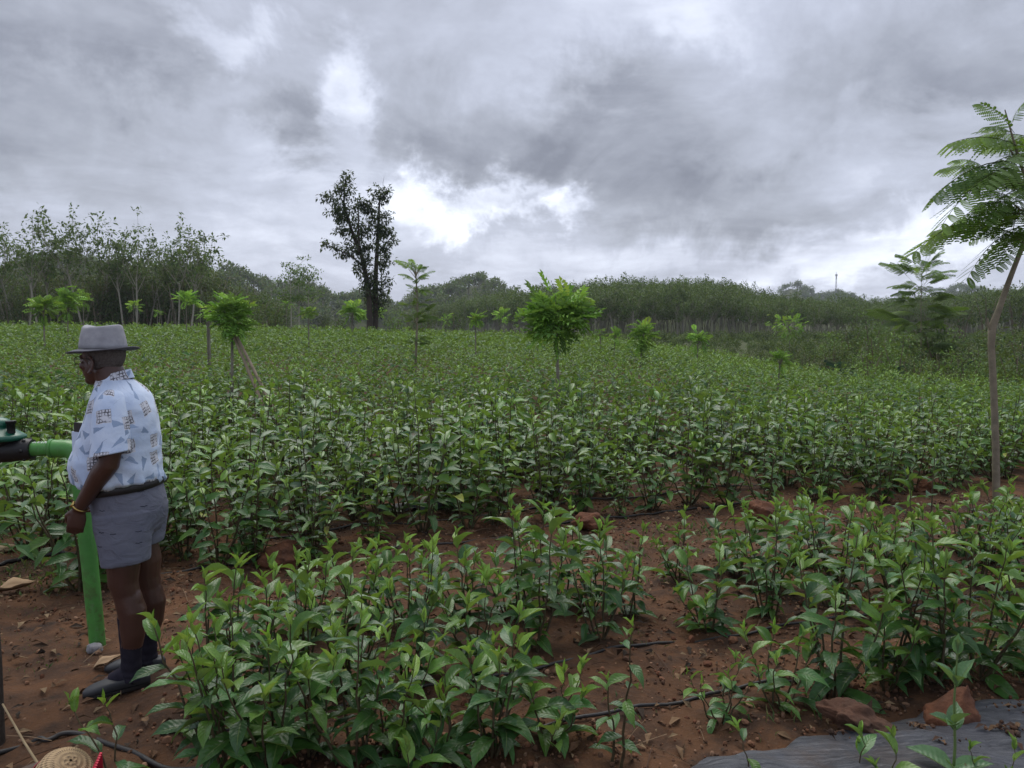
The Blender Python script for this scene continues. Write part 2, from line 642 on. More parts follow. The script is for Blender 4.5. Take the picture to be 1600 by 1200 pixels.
# mature dark, mid, young light
C_MATURE = np.array([(.050, .132, .024), (.066, .158, .026), (.038, .108, .028), (.080, .172, .026), (.054, .140, .036)])
C_MID = np.array([(.11, .225, .030), (.13, .245, .034), (.092, .20, .028)])
C_YOUNG = np.array([(.18, .31, .05), (.21, .34, .055), (.155, .29, .05)])
C_YELLOW = np.array([(.24, .28, .04), (.20, .26, .045)])


def tint_for(age, rng):
    """age 0 = tip bud .. 1 = mature leaf"""
    if age < .12:
        c = C_YOUNG[rng.integers(3)]
    elif age < .28:
        k = (age - .12) / .16
        c = C_YOUNG[rng.integers(3)] * (1 - k) + C_MID[rng.integers(3)] * k
    elif age < .5:
        k = (age - .28) / .22
        c = C_MID[rng.integers(3)] * (1 - k) + C_MATURE[rng.integers(5)] * k
    else:
        c = C_MATURE[rng.integers(5)]
        if rng.random() < .012:
            c = C_YELLOW[rng.integers(2)]
    return c * rng.uniform(.72, 1.3)


def grow_tea(rng, h, nst, spread, leafL=.15, step=.056, young=1.0, bare=.22, lean=(0, 0)):
    """a young tea plant: stems with alternate leaves. Returns stems [(pts, rad)], leaves [(stem, base, axis, length, age, roll)]"""
    stems, leaves = [], []
    for k in range(nst):
        az = 2.4 * k + rng.uniform(-.5, .5)
        hh = h * (rng.uniform(.48, 1.0) if k else 1.0)
        out = spread * rng.uniform(.35, 1.0) * (.35 if k == 0 else 1)
        n = 9
        t = np.linspace(0, 1, n)
        bx = math.cos(az) * .02
        by = math.sin(az) * .02
        wob = rng.normal(0, .008, (n, 2)).cumsum(0)
        x = bx + math.cos(az) * out * t ** .8 + wob[:, 0] + lean[0] * t * hh
        y = by + math.sin(az) * out * t ** .8 + wob[:, 1] + lean[1] * t * hh
        z = hh * (t ** .95) - .02
        pts = np.stack([x, y, z], 1)
        rad = np.interp(t, [0, 1], [.0075, .0022]) * (h / .8) ** .5
        stems.append((pts, rad))
        ln = hh
        d = ln * (bare + rng.uniform(-.06, .1))
        ph = rng.uniform(0, 6.28)
        while d < ln * .985:
            u = d / ln
            i = min(int(u * (n - 1)), n - 2)
            fr = u * (n - 1) - i
            p = pts[i] * (1 - fr) + pts[i + 1] * fr
            rem = (ln - d)
            age = min(1.0, rem / .33 / max(young, .2))
            L = leafL * np.interp(min(age, 1), [0, .1, .3, .6, 1], [.42, .6, .88, 1.05, 1.0]) * rng.uniform(.72, 1.2)
            el = np.interp(min(age, 1), [0, .12, .35, .7, 1], [1.05, .7, .38, .12, -.12]) + rng.normal(0, .2)
            a = np.array([math.cos(ph) * math.cos(el), math.sin(ph) * math.cos(el), math.sin(el)])
            leaves.append((k, p, a, L, age, rng.normal(0, .25)))
            ph += 2.4 + rng.normal(0, .3)
            d += step * rng.uniform(.75, 1.3) * np.interp(min(age, 1), [0, .3, 1], [.55, 1, 1.1])
        # pointed bud with two upright leaflets at the tip
        for q in range(2):
            el = 1.3 - q * .35 + rng.normal(0, .08)
            a = np.array([math.cos(ph) * math.cos(el), math.sin(ph) * math.cos(el), math.sin(el)])
            leaves.append((k, pts[-1] - np.array([0, 0, .012 * q]), a, leafL * (.34 + .12 * q) * rng.uniform(.8, 1.15), .03 + .06 * q, 0.0))
            ph += 2.6
    return stems, leaves


# leaf meshes shared by all the near plants: age class x shape
LEAF_ME = {}
lrng = np.random.default_rng(3)
for cls, ages, nvar in (('bud', (.0, .08), 4), ('young', (.12, .22), 5), ('mid', (.26, .42), 6), ('mature', (.55, 1.0), 12), ('yellow', (1, 1), 2)):
    LEAF_ME[cls] = []
    for i in range(nvar):
        droop = {'bud': .2, 'young': .5, 'mid': .65, 'mature': .75, 'yellow': .7}[cls] * lrng.uniform(.5, 1.5)
        fold = {'bud': .75, 'young': .5, 'mid': .35, 'mature': .25, 'yellow': .3}[cls] * lrng.uniform(.6, 1.4)
        W = {'bud': .22, 'young': .33}.get(cls, .385) * lrng.uniform(.88, 1.12)
        v, f, uv = leaf_template(1.0, W, fold, droop, .05, 7, 2, 100 + i)
        c = C_YELLOW[i % 2] if cls == 'yellow' else tint_for(lrng.uniform(*ages), lrng)
        mb = MB()
        mb.add(v, f, c, uv)
        LEAF_ME[cls].append(mb.mesh('leaf', 'leaf', True, True))


def leaf_class(age, rng):
    if rng.random() < .003:
        return 'yellow'
    return 'bud' if age < .09 else 'young' if age < .22 else 'mid' if age < .42 else 'mature'


ORD = ['first', 'second', 'third', 'fourth', 'fifth', 'sixth', 'seventh', 'eighth', 'ninth', 'tenth', 'eleventh', 'twelfth', 'thirteenth', 'fourteenth',
       'fifteenth', 'sixteenth', 'seventeenth', 'eighteenth', 'nineteenth', 'twentieth', 'twenty-first', 'twenty-second', 'twenty-third', 'twenty-fourth', 'twenty-fifth']


def near_bush(px, pyb, pyt, label, rng, nst=5, spread=.2, leafL=.165, step=.050, young=1.0, bare=.10, lean=(0, 0), group=None, name='tea_bush'):
    b = on_ground(px, pyb)
    top = pt(px, pyt, b[1])
    h = max(.2, (top[2] - b[2]) * rng.uniform(.92, 1.14) - .02)
    root = thing(name, b, label, 'tea plant' if name == 'tea_bush' else 'plant', group)
    lean = (lean[0] + rng.normal(0, .09), lean[1] + rng.normal(0, .09))
    stems, leaves = grow_tea(rng, h, nst, spread, leafL * rng.uniform(.85, 1.15), step, young, bare, lean)
    so = []
    for pts, rad in stems:
        mb = MB()
        mb.tube(pts, rad, 6)
        so.append(mb.build('stem', 'stem', root, True))
    A = np.array([l[2] for l in leaves])
    F = frames(A, None, np.array([l[5] for l in leaves]))
    for (k, p, a, L, age, roll), fr in zip(leaves, F):
        me = LEAF_ME[leaf_class(age, rng)]
        me = me[rng.integers(len(me))]
        o = bpy.data.objects.new('leaf', me)
        M = Matrix(fr.tolist()).to_4x4()
        M.translation = Vector(p)
        o.matrix_basis = M @ Matrix.Diagonal((L * rng.uniform(.88, 1.12), L, L, 1))
        COL.objects.link(o)
        o.parent = so[k]
    return root


nrng = np.random.default_rng(21)
# rows: (px, base row, top row, stems, spread, extra)
NEAR = {
    'nearest': [
        (195, 1235, 1095, 2, .16, dict(lean=(-.6, .1), step=.075)), (350, 1228, 970, 6, .17, {}), (425, 1215, 985, 6, .2, {}), (555, 1195, 945, 5, .18, dict(young=.8)),
        (770, 1178, 955, 5, .16, {}), (957, 1195, 950, 2, .05, dict(young=.45, bare=.12, leafL=.14)), (1125, 1125, 1005, 5, .15, dict(leafL=.11, young=.7)),
        (1300, 1088, 850, 5, .2, dict(bare=.12)), (1455, 1065, 800, 5, .2, {}), (1590, 1050, 830, 5, .2, {}), (650, 1215, 1090, 3, .12, {}), (480, 1180, 985, 5, .2, {}), (860, 1160, 1040, 4, .14, {}), (700, 1185, 1010, 4, .16, {}), (610, 1185, 1000, 4, .16, {}), (1215, 1105, 960, 4, .16, {}), (1385, 1075, 850, 5, .2, {}), (1525, 1058, 850, 5, .2, {})],
    'second': [
        (345, 1112, 880, 4, .13, {}), (385, 1098, 905, 5, .2, {}), (470, 1085, 880, 5, .2, {}), (545, 1075, 850, 5, .18, {}), (640, 1062, 850, 5, .18, {}), (740, 1045, 880, 4, .16, {}),
        (835, 1015, 805, 4, .14, dict(young=.85)), (935, 1000, 805, 5, .18, {}), (1105, 985, 850, 5, .16, {}), (1200, 965, 800, 5, .18, {}),
        (1300, 950, 790, 5, .2, {}), (1395, 938, 790, 5, .2, {}), (1452, 928, 705, 2, .08, dict(leafL=.15)), (1530, 915, 790, 6, .2, {}), (1610, 905, 770, 5, .2, {})],
    'third': [(870, 955, 800, 4, .17, {}), (1060, 905, 800, 4, .17, {}), (1150, 898, 785, 5, .18, {}), (1250, 885, 775, 5, .2, {}), (1350, 872, 775, 5, .2, {}), (1500, 865, 765, 5, .2, {}), (1585, 850, 745, 5, .2, {}),
              (560, 975, 838, 5, .18, {}), (640, 975, 845, 5, .18, {}), (725, 965, 840, 5, .18, {}), (800, 965, 838, 5, .18, {}), (475, 995, 862, 5, .18, {}), (400, 1010, 885, 4, .17, {}), (1440, 900, 790, 5, .2, {}), (985, 965, 815, 4, .16, {}), (920, 950, 805, 4, .17, {}), (1200, 925, 790, 5, .2, {}), (1300, 905, 780, 5, .2, {}), (1400, 890, 775, 5, .2, {}), (1545, 880, 765, 5, .2, {})],
}
OVERRIDE = {('nearest', 0): 'small sprawling tea sprig leaning over the soil by the black shoes',
            ('nearest', 5): 'slender upright light green tea plant at the bottom centre, between drip hoses',
            ('nearest', 6): 'small tea plant with yellowing leaves above the plastic mulch',
            ('second', 12): 'tall single shoot of tea with long leaves rising above the right hand bushes'}
for row, lst in NEAR.items():
    order = sorted(range(len(lst)), key=lambda i: lst[i][0])
    for rank, i in enumerate(order):
        px, pb, ptop, nst, sp, kw = lst[i]
        lab = OVERRIDE.get((row, i), 'leafy tea bush, %s from the left in the %s drip-hose row' % (ORD[rank], row))
        if row == 'third':
            lab = OVERRIDE.get((row, i), 'tea bush, %s from the left of those at the far edge of the bare strip' % ORD[rank])
        near_bush(px, pb, ptop, lab, nrng, nst if nst < 4 else nst + 1 + int(nrng.integers(0, 2)), sp * 1.25, group='tea bushes along the near drip hoses', **kw)

# ------------------------------------------------------------------ the dense block of tea behind
ROWDIR = np.array([math.cos(R(22)), math.sin(R(22))])
ROWNRM = np.array([-math.sin(R(22)), math.cos(R(22))])


def variant_bush(seed, h, nst, spread, hi=True):
    rng = np.random.default_rng(seed)
    stems, leaves = grow_tea(rng, h, nst + 2, spread * 1.45, .165, .062 if hi else .08, .85, .12)
    return stems, leaves


def leaves_to(mb, leaves, seed, tv, tf, uv=None, keep=1.0, wide=1.0):
    rng = np.random.default_rng(seed)
    A = np.array([l[2] for l in leaves])
    P = np.array([l[1] for l in leaves])
    Ls = np.array([l[3] for l in leaves])
    F = frames(A, None, np.array([l[5] for l in leaves]) * 1.4)
    T = np.array([tint_for(l[4], rng) for l in leaves])
    mb.stamp(tv, tf, F, P, np.stack([Ls * wide, Ls, Ls], 1), T, uv)


MIDV = []
for i in range(14):
    h = [.95, 1.05, .85, 1.0, .9, 1.1, .8][i % 7]
    st, lv = variant_bush(500 + i, h, [5, 6, 5, 7, 6, 5, 6][i % 7], .21 + .03 * (i % 3))
    mb = MB()
    for pts, rad in st:
        mb.tube(pts, rad, 4, cap=False)
    sm = mb.mesh('stem', 'stem', True)
    mb = MB()
    half = len(lv) // 3
    for a in range(3):
        tv, tf, uv = leaf_template(1, .42, .25, .35 + .15 * a, .05, 4, 1, 40 + a + i)
        leaves_to(mb, lv[a::3], 900 + i * 3 + a, tv, tf, uv)
    MIDV.append((sm, mb.mesh('foliage', 'leaf', True, True), h))


def field_limit(px):
    return np.interp(px, [-400, 0, 500, 800, 1000, 1100, 1200, 1300, 1450, 1600, 2000], [44, 44, 46, 46, 44, 40, 32, 26, 21, 21, 21])


brng = np.random.default_rng(77)
plants = []
for ci in range(-1, 110):
    c = 6.75 + ci * .58 + (.10 if ci % 2 else 0)
    for s in np.arange(-45, 60, .42):
        p = ROWDIR * (s + brng.uniform(-.13, .13)) + ROWNRM * (c * math.cos(R(22)) + brng.uniform(-.1, .1))
        x, y = p
        if y < 4.6 or y > 48:
            continue
        px = 800 + FPX * x / y
        if px < -260 or px > 1860 or y > field_limit(px):
            continue
        if x < -3.55 and y < 5.6:
            continue
        if brng.random() < (.05 if ci >= 0 else .5):
            continue
        # trodden gaps: a cross path and a few failures in the planting
        ga = on_gap = False
        for gx, gy, gr in ((1.75, 8.6, .45), (2.2, 9.0, .4), (-2.1, 7.6, .25), (.35, 7.3, .22), (2.6, 7.6, .3)):
            if (x - gx) ** 2 + (y - gy) ** 2 < gr ** 2:
                on_gap = True
        if on_gap:
            continue
        plants.append((ci, s, x, y, px))
plants.sort(key=lambda p: p[3])
in_view = [p for p in plants if -25 < p[4] < 1625]
N_IND = 258
chosen = set((p[0], round(p[1], 3)) for p in in_view[:N_IND])
rank_in_row = {}
for p in sorted(in_view[:N_IND], key=lambda p: p[4]):
    rank_in_row.setdefault(p[0], []).append(p)
for ci, lst in rank_in_row.items():
    for rank, p in enumerate(lst):
        _, s, x, y, px = p
        z = float(ground(x, y))
        k = brng.integers(len(MIDV))
        sc = brng.uniform(.7, 1.15)
        if ci == -1:
            lab = 'tea bush, %s from the left of those standing out before the dense block' % ORD[rank]
        elif ci == 0 and rank < 25:
            lab = 'tea bush, %s from the left in the front row of the dense block' % ORD[rank]
        else:
            lab = 'tea bush in the %s row of the dense block' % (ORD[ci] if ci < 20 else 'back')
        root = thing('tea_bush', (x, y, z), lab, 'tea plant', 'tea bushes in the %s row of the dense block' % (ORD[max(ci, 0)] if ci < 20 else 'back'), brng.uniform(0, 6.28))
        root.scale = (sc, sc, sc)
        link('stem', MIDV[k][0], root)
        link('foliage', MIDV[k][1], root)['kind'] = 'stuff'

far_mb = MB()
FARV = []
for i in range(16):
    st, lv = variant_bush(800 + i, [.95, 1.05, .9, 1.0][i % 4], 6, .24, False)
    FARV.append((np.array([l[1] for l in lv]), np.array([l[2] for l in lv]), np.array([l[3] for l in lv]), np.array([l[4] for l in lv])))
frng = np.random.default_rng(31)
for p in plants:
    if (p[0], round(p[1], 3)) in chosen:
        continue
    _, s, x, y, px = p
    P, A, Ls, age = FARV[frng.integers(len(FARV))]
    a = frng.uniform(0, 6.28)
    ca, sa = math.cos(a), math.sin(a)
    Rz = np.array([[ca, -sa, 0], [sa, ca, 0], [0, 0, 1]])
    sc = frng.uniform(.85, 1.13)
    sel = P[:, 2] > (.25 if y < 18 else .5)
    sel &= frng.random(len(P)) < np.interp(y, [12, 20, 30, 48], [1, .9, .75, .6])
    Pn = (P[sel] @ Rz.T) * sc + (x, y, float(ground(x, y)))
    F = frames(A[sel] @ Rz.T, None, frng.normal(0, .4, sel.sum()))
    L = Ls[sel] * sc * np.interp(y, [12, 25, 48], [1.0, 1.12, 1.35])
    T = np.array([tint_for(q, frng) for q in age[sel]])
    T = T * frng.uniform(.85, 1.15)
    if y < 26:
        far_mb.stamp(LOW_V, LOW_F, F, Pn, L, T)
    else:
        far_mb.stamp(DIA_V, DIA_F, F, Pn, L * 1.1, T)
tag(far_mb.build('tea_field', 'leaf_far'), 'far rows of tea bushes closing into one green canopy', 'tea field', None, 'stuff')

# ------------------------------------------------------------------ rocks, mulch, hoses and litter on the ground
def rock_mesh(name, size, seed, mat, cuts=7, rough=.06, sub=4):
    rng = np.random.default_rng(seed)
    bm = bmesh.new()
    bmesh.ops.create_icosphere(bm, subdivisions=sub, radius=1.0)
    v = np.array([q.co[:] for q in bm.verts])
    for _ in range(cuts):
        n = rnd_dirs(1, rng)[0]
        d = rng.uniform(.55, .85)
        e = v @ n - d
        v = v - np.where(e > 0, e * .92, 0)[:, None] * n
    from mathutils import noise as mn
    off = Vector(rng.uniform(-50, 50, 3))
    k = np.array([mn.fractal(Vector(q) * 1.8 + off, 1.0, 2.0, 5) for q in v])
    k2 = np.array([mn.fractal(Vector(q) * 6.5 + off, .9, 2.0, 4) for q in v])
    v = v * (1 + rough * 2.2 * k + .022 * k2)[:, None]
    v = v * np.asarray(size)
    for q, co in zip(bm.verts, v):
        q.co = co
    me = bpy.data.meshes.new(name)
    bm.to_mesh(me)
    bm.free()
    me.polygons.foreach_set('use_smooth', [True] * len(me.polygons))
    me.materials.append(MAT[mat])
    return me


def rock(px, py, size, seed, mat, label, rot=(0, 0, 0), sink=.3, cuts=7, rough=.06):
    b = on_ground(px, py)
    o = link('rock', rock_mesh('rock', size, seed, mat, cuts, rough, 5))
    o.location = (b[0], b[1], b[2] + size[2] * (1 - sink))
    o.rotation_euler = rot
    return tag(o, label, 'rock', 'laterite rocks on the soil')


def wedge_rock(px, py, label):
    """the sharp broken slab with a peaked top beside the mulch"""
    b = on_ground(px, py)
    bm = bmesh.new()
    base = [(-.155, -.05, -.03), (-.06, -.12, -.03), (.10, -.10, -.03), (.175, -.015, -.02), (.06, .09, -.03), (-.10, .07, -.03)]
    mid = [(-.135, -.035, .05), (-.045, -.085, .07), (.07, -.07, .08), (.12, -.01, .045), (.05, .06, .09), (-.08, .05, .07)]
    top = [(.005, -.02, .16), (.05, -.015, .185), (.075, -.005, .15), (.085, .0, .12), (.05, .025, .165), (.01, .02, .15)]
    rings = [[bm.verts.new(q) for q in r] for r in (base, mid, top)]
    for a, c in zip(rings, rings[1:]):
        for j in range(6):
            bm.faces.new((a[j], a[(j + 1) % 6], c[(j + 1) % 6], c[j]))
    bm.faces.new(rings[2])
    bm.faces.new(rings[0][::-1])
    bmesh.ops.subdivide_edges(bm, edges=bm.edges[:], cuts=5, use_grid_fill=True)
    bmesh.ops.triangulate(bm, faces=bm.faces[:])
    from mathutils import noise as mn
    for q in bm.verts:
        q.co += q.co.normalized() * .014 * mn.fractal(q.co * 22, 1, 2, 4)
    me = bpy.data.meshes.new('rock')
    bm.to_mesh(me)
    bm.free()
    me.polygons.foreach_set('use_smooth', [True] * len(me.polygons))
    me.materials.append(MAT['rock'])
    o = link('rock', me)
    o.location = tuple(b)
    tag(o, label, 'rock', 'laterite rocks on the soil')


wedge_rock(1487, 1135, 'peaked orange brown laterite slab on the plastic mulch, behind the pale seedling')
rock(1335, 1148, (.15, .085, .075), 5, 'rock_dull', 'crumbly red brown laterite lump lying on the edge of the plastic mulch', (0, .15, -.5), .35, 9, .17)
rock(437, 884, (.20, .15, .13), 11, 'rock', 'large orange topped boulder at the foot of the dense block, near the man', (0, 0, .4), .45, 9, .09)
rock(1192, 812, (.15, .12, .12), 14, 'rock', 'rounded red boulder in front of the dense block, at the right of the bare strip', (0, 0, 0), .35, 9, .09)
rock(925, 826, (.19, .12, .09), 17, 'rock', 'flat red boulder in front of the dense block, at the middle of the bare strip', (0, 0, .2), .4, 9, .10)
rock(1452, 768, (.18, .12, .10), 19, 'rock', 'red boulder half hidden by leaves left of the leaning sapling trunk', (0, 0, .2), .4, 9, .10)
rock(1275, 868, (.10, .09, .07), 23, 'rock_dull', 'small dark red stone under the bushes beyond the bare strip', (0, 0, .2), .4, 4, .05)
rock(58, 868, (.085, .05, .03), 29, 'straw', 'small pale flat stone on the soil behind the green pipe', (0, 0, .5), .3, 5, .05)
rock(8, 862, (.08, .05, .035), 37, 'straw', 'pale mossy stone at the left edge behind the green pipe', (0, 0, .2), .3, 5, .05)

# plastic mulch sheet at the lower right
def mulch(points_far, width, label, seed):
    rng = np.random.default_rng(seed)
    pf = np.array([on_ground(*p)[:2] for p in points_far])
    d = pf[-1] - pf[0]
    ln = np.linalg.norm(d)
    d /= ln
    nrm = np.array([d[1], -d[0]])
    if nrm[1] > 0:
        nrm = -nrm
    nu, nv = 110, 34
    S = np.linspace(0, 1, nu)
    base = np.stack([np.interp(S, np.linspace(0, 1, len(pf)), pf[:, k]) for k in (0, 1)], 1)
    T = np.linspace(0, 1, nv)
    wob = .018 * np.sin(S * 23 + seed) + .012 * np.sin(S * 61)
    XY = base[:, None, :] + nrm[None, None] * (T[None, :, None] * width + (wob[:, None] * (1 - T)[None])[..., None])
    Z = ground(XY[..., 0], XY[..., 1]) + .012
    prof = .05 * np.sin(np.pi * np.clip(T * 1.15, 0, 1)) ** .6
    Z = Z + prof[None]
    from mathutils import noise as mn
    for i in range(nu):
        for j in range(nv):
            q = Vector((XY[i, j, 0] * 3.2, XY[i, j, 1] * 13.0, seed))
            Z[i, j] += .018 * mn.noise(q) + .010 * (.5 - abs(mn.noise(q * 2.7))) + .008 * mn.noise(Vector((XY[i, j, 0] * 9, XY[i, j, 1] * 6, 3.0)))
    Z[:, 0] -= .02
    idx = np.arange(nu * nv).reshape(nu, nv)
    f = np.stack([idx[:-1, :-1], idx[:-1, 1:], idx[1:, 1:], idx[1:, :-1]], -1).reshape(-1, 4)
    mb = MB()
    mb.add(np.concatenate([XY, Z[..., None]], -1).reshape(-1, 3), f[:, ::-1])
    o = mb.build('mulch_sheet', 'mulch', None, True)
    md = o.modifiers.new('thick', 'SOLIDIFY')
    md.thickness = .0015
    return tag(o, label, 'plastic sheet', 'plastic mulch sheets')


m, g, b, out = new_mat('mulch_plastic')
tc = g.n('ShaderNodeTexCoord').outputs['Object']
f = g.noise(tc, 5.0, 6, .65)
dust = g.mapr(g.noise(tc, 2.2, 5, .7), .5, .72)
c = g.mix(g.mapr(f, .35, .65), (.042, .045, .054), (.080, .085, .10))
streak = g.noise(g.vm('MULTIPLY', tc, (2.0, 22.0, 1.0)), 3.0, 6, .7, .8)
c = g.mix(g.m('MULTIPLY', g.mapr(streak, .52, .7), .6), c, (.15, .155, .17))
c = g.mix(g.m('MULTIPLY', dust, .85), c, (.075, .048, .032))
g.put(b.inputs['Base Color'], c)
g.put(b.inputs['Roughness'], g.mapr(f, .3, .7, .32, .5))
b.inputs['Specular IOR Level'].default_value = .5
st = g.vm('MULTIPLY', tc, (4.0, 26.0, 1.0))
bump(g, b, g.noise(st, 2.2, 6, .7, .9), .02, .9)
MAT['mulch'] = m
mulch([(1050, 1212), (1180, 1178), (1330, 1142), (1460, 1112), (1600, 1094), (1760, 1075)], .95, 'dark grey plastic mulch sheet with wrinkles at the lower right corner', 3)
mulch([(835, 770), (870, 768)], .16, 'scrap of pale grey plastic mulch under the front of the dense block, at centre', 5)
mulch([(375, 812), (450, 806)], .13, 'scrap of grey plastic mulch under the bushes right of the man', 6)
mulch([(590, 800), (735, 788)], .10, 'long narrow strip of grey plastic mulch between the man and the centre', 8)


def hose(px_pts, r, label, seed):
    rng = np.random.default_rng(seed)
    P = np.array([on_ground(*p) for p in px_pts])
    s = np.linspace(0, 1, 60)
    k = np.linspace(0, 1, len(P))
    x = np.interp(s, k, P[:, 0])
    y = np.interp(s, k, P[:, 1])
    for _ in range(3):
        x[1:-1] = (x[:-2] + x[1:-1] * 2 + x[2:]) / 4
        y[1:-1] = (y[:-2] + y[1:-1] * 2 + y[2:]) / 4
    y = y + .012 * np.sin(s * 19 + seed) + .006 * np.sin(s * 47)
    z = ground(x, y) + r * .7 + .011 * np.sin(s * 13 + seed) + .006 * np.sin(s * 31 + seed)
    mb = MB()
    mb.tube(np.stack([x, y, z], 1), r, 8)
    o = mb.build('drip_hose', 'pipe_black', None, True)
    return tag(o, label, 'hose', 'black drip irrigation hoses')


hose([(-60, 1205), (40, 1165), (110, 1150), (330, 1215)], .011, 'black drip hose at the bottom left beside the woven hat', 1)
hose([(540, 1196), (650, 1172), (860, 1138), (1070, 1097), (1290, 1058), (1500, 1022), (1700, 990)], .0085, 'black drip hose along the nearest tea row', 2)
hose([(250, 1150), (450, 1120), (660, 1078), (900, 1030), (1090, 1000), (1300, 970), (1700, 905)], .0085, 'black drip hose along the second tea row', 3)
hose([(180, 905), (330, 886), (560, 866), (700, 850), (860, 822), (1000, 806), (1200, 780)], .010, 'black drip hose in front of the dense block, nearer of the pair', 4)
hose([(380, 846), (500, 832), (640, 818), (780, 802), (1000, 778), (1250, 745)], .010, 'black drip hose in front of the dense block, farther of the pair', 5)
hose([(0, 885), (50, 872), (90, 868), (150, 868)], .016, 'short black hose on the grass behind the green pipe', 6)


# pebbles and clods
def octa():
    v = np.array([(1, 0, 0), (-1, 0, 0), (0, 1, 0), (0, -1, 0), (0, 0, 1), (0, 0, -1)], float)
    v = np.concatenate([v, np.array([(a, b_, c_) for a in (-.62, .62) for b_ in (-.62, .62) for c_ in (-.62, .62)])])
    bm = bmesh.new()
    vs = [bm.verts.new(q) for q in v]
    bmesh.ops.convex_hull(bm, input=vs)
    bmesh.ops.triangulate(bm, faces=bm.faces[:])
    bm.verts.index_update()
    vv = np.array([q.co[:] for q in bm.verts])
    ff = np.array([[q.index for q in f_.verts] for f_ in bm.faces])
    bm.free()
    return vv, ff


PV, PF = octa()
prng = np.random.default_rng(9)


def scatter_uv(n, px0, px1, py0, py1):
    px = prng.uniform(px0, px1, n)
    py = prng.uniform(py0, py1, n)
    Y = np.clip(CAM_H * FPX / np.maximum(py - 525, 40), 2.2, 14)
    X = (px - 800) / FPX * Y
    return X, Y


n = 34000
X = prng.uniform(-4.2, 5.2, n)
Y = 2.4 + 5.6 * prng.random(n) ** 1.4
keep = (np.sin(X * 2.1 + Y) + np.sin(X * .9 - Y * 1.7) + prng.normal(0, .8, n)) > -.5
X, Y = X[keep], Y[keep]
n = len(X)
size = np.clip(prng.lognormal(-5.25, .55, n), .0025, .03)
fr = frames(rnd_dirs(n, prng))
tint = np.array([(.15, .072, .04), (.19, .10, .058), (.10, .055, .035), (.22, .13, .08), (.13, .055, .03)])[prng.integers(0, 5, n)] * prng.uniform(.7, 1.25, n)[:, None]
mb = MB()
mb.stamp(PV, PF, fr, np.stack([X, Y, ground(X, Y) + size * .25], 1), size[:, None] * prng.uniform(.6, 1.3, (n, 3)), tint)
tag(mb.build('gravel', 'tinted'), 'reddish gravel and clods strewn over the soil', 'gravel', None, 'stuff')

# dead leaves
n = 6500
X = prng.uniform(-4.0, 5.5, n)
Y = 2.6 + 6.5 * prng.random(n)
ax = rnd_dirs(n, prng)
ax[:, 2] *= .22
fr = frames(ax, None, prng.normal(0, .5, n))
tint = np.array([(.10, .055, .03), (.06, .038, .024), (.16, .10, .055), (.035, .025, .018), (.20, .14, .08)])[prng.integers(0, 5, n)] * prng.uniform(.7, 1.2, n)[:, None]
mb = MB()
LL = prng.uniform(.02, .085, n)
mb.stamp(LOW_V, LOW_F, fr, np.stack([X, Y, ground(X, Y) + .012], 1), LL, tint)
for _ in range(260):
    x, y = prng.uniform(-3.6, 4), prng.uniform(2.6, 7.5)
    a, l_ = prng.uniform(0, 6.28), prng.uniform(.06, .28)
    z = float(ground(x, y))
    mb.tube([(x, y, z + .008), (x + math.cos(a) * l_ * .5, y + math.sin(a) * l_ * .5, z + .016), (x + math.cos(a) * l_, y + math.sin(a) * l_, z + .01)], .0018, 3, (.19, .13, .08) if prng.random() < .6 else (.08, .05, .035), False)
tag(mb.build('leaf_litter', 'tinted'), 'dead brown leaves and twigs scattered on the soil', 'litter', None, 'stuff')


# soil crumbs and dead leaves lying on the plastic
mb = MB()
for cx_, cy_, k, sp_ in ((1430, 1158, 16, .03), (1590, 1170, 45, .06), (1300, 1172, 8, .05), (1510, 1185, 8, .08), (1575, 1128, 14, .05)):
    c_ = on_ground(cx_, cy_)
    x = c_[0] + prng.normal(0, sp_, k)
    y = c_[1] + prng.normal(0, sp_ * .5, k)
    sz = np.clip(prng.lognormal(-5.2, .5, k), .003, .02)
    mb.stamp(PV, PF, frames(rnd_dirs(k, prng)), np.stack([x, y, ground(x, y) + .068 + sz * .2], 1), sz[:, None] * prng.uniform(.6, 1.4, (k, 3)), np.array([(.07, .038, .024), (.11, .06, .035), (.045, .028, .02)])[prng.integers(0, 3, k)])
    k2 = k // 3
    ax = rnd_dirs(k2, prng)
    ax[:, 2] *= .2
    mb.stamp(LOW_V, LOW_F, frames(ax), np.stack([x[:k2], y[:k2], ground(x[:k2], y[:k2]) + .072], 1), prng.uniform(.03, .07, k2), np.array([(.06, .035, .024), (.13, .08, .045)])[prng.integers(0, 2, k2)])
tag(mb.build('soil_crumbs', 'tinted'), 'dark soil crumbs and dead leaves lying on the plastic mulch', 'soil', None, 'stuff')


# grass and small weeds
def grass_patch(mb, pts, hgt, n):
    for (px, py, rad) in pts:
        c = on_ground(px, py)
        k = int(n * rad * rad * 60)
        a = prng.uniform(0, 6.28, k)
        r_ = rad * np.sqrt(prng.random(k))
        x, y = c[0] + np.cos(a) * r_ * 1.3, c[1] + np.sin(a) * r_
        el = prng.uniform(.5, 1.4, k)
        az = prng.uniform(0, 6.28, k)
        ax = np.stack([np.cos(az) * np.cos(el), np.sin(az) * np.cos(el), np.sin(el)], 1)
        fr = frames(ax, None, prng.uniform(-1.5, 1.5, k))
        L = prng.uniform(.4, 1.2, k) * hgt
        T = np.array([(.055, .10, .025), (.08, .13, .035), (.04, .075, .02), (.15, .16, .06)])[prng.integers(0, 4, k)]
        wide = np.where(prng.random(k) < .4, .8, .22)
        mb.stamp(LOW_V, LOW_F, fr, np.stack([x, y, ground(x, y)], 1), np.stack([L * wide, L, L], 1), T)


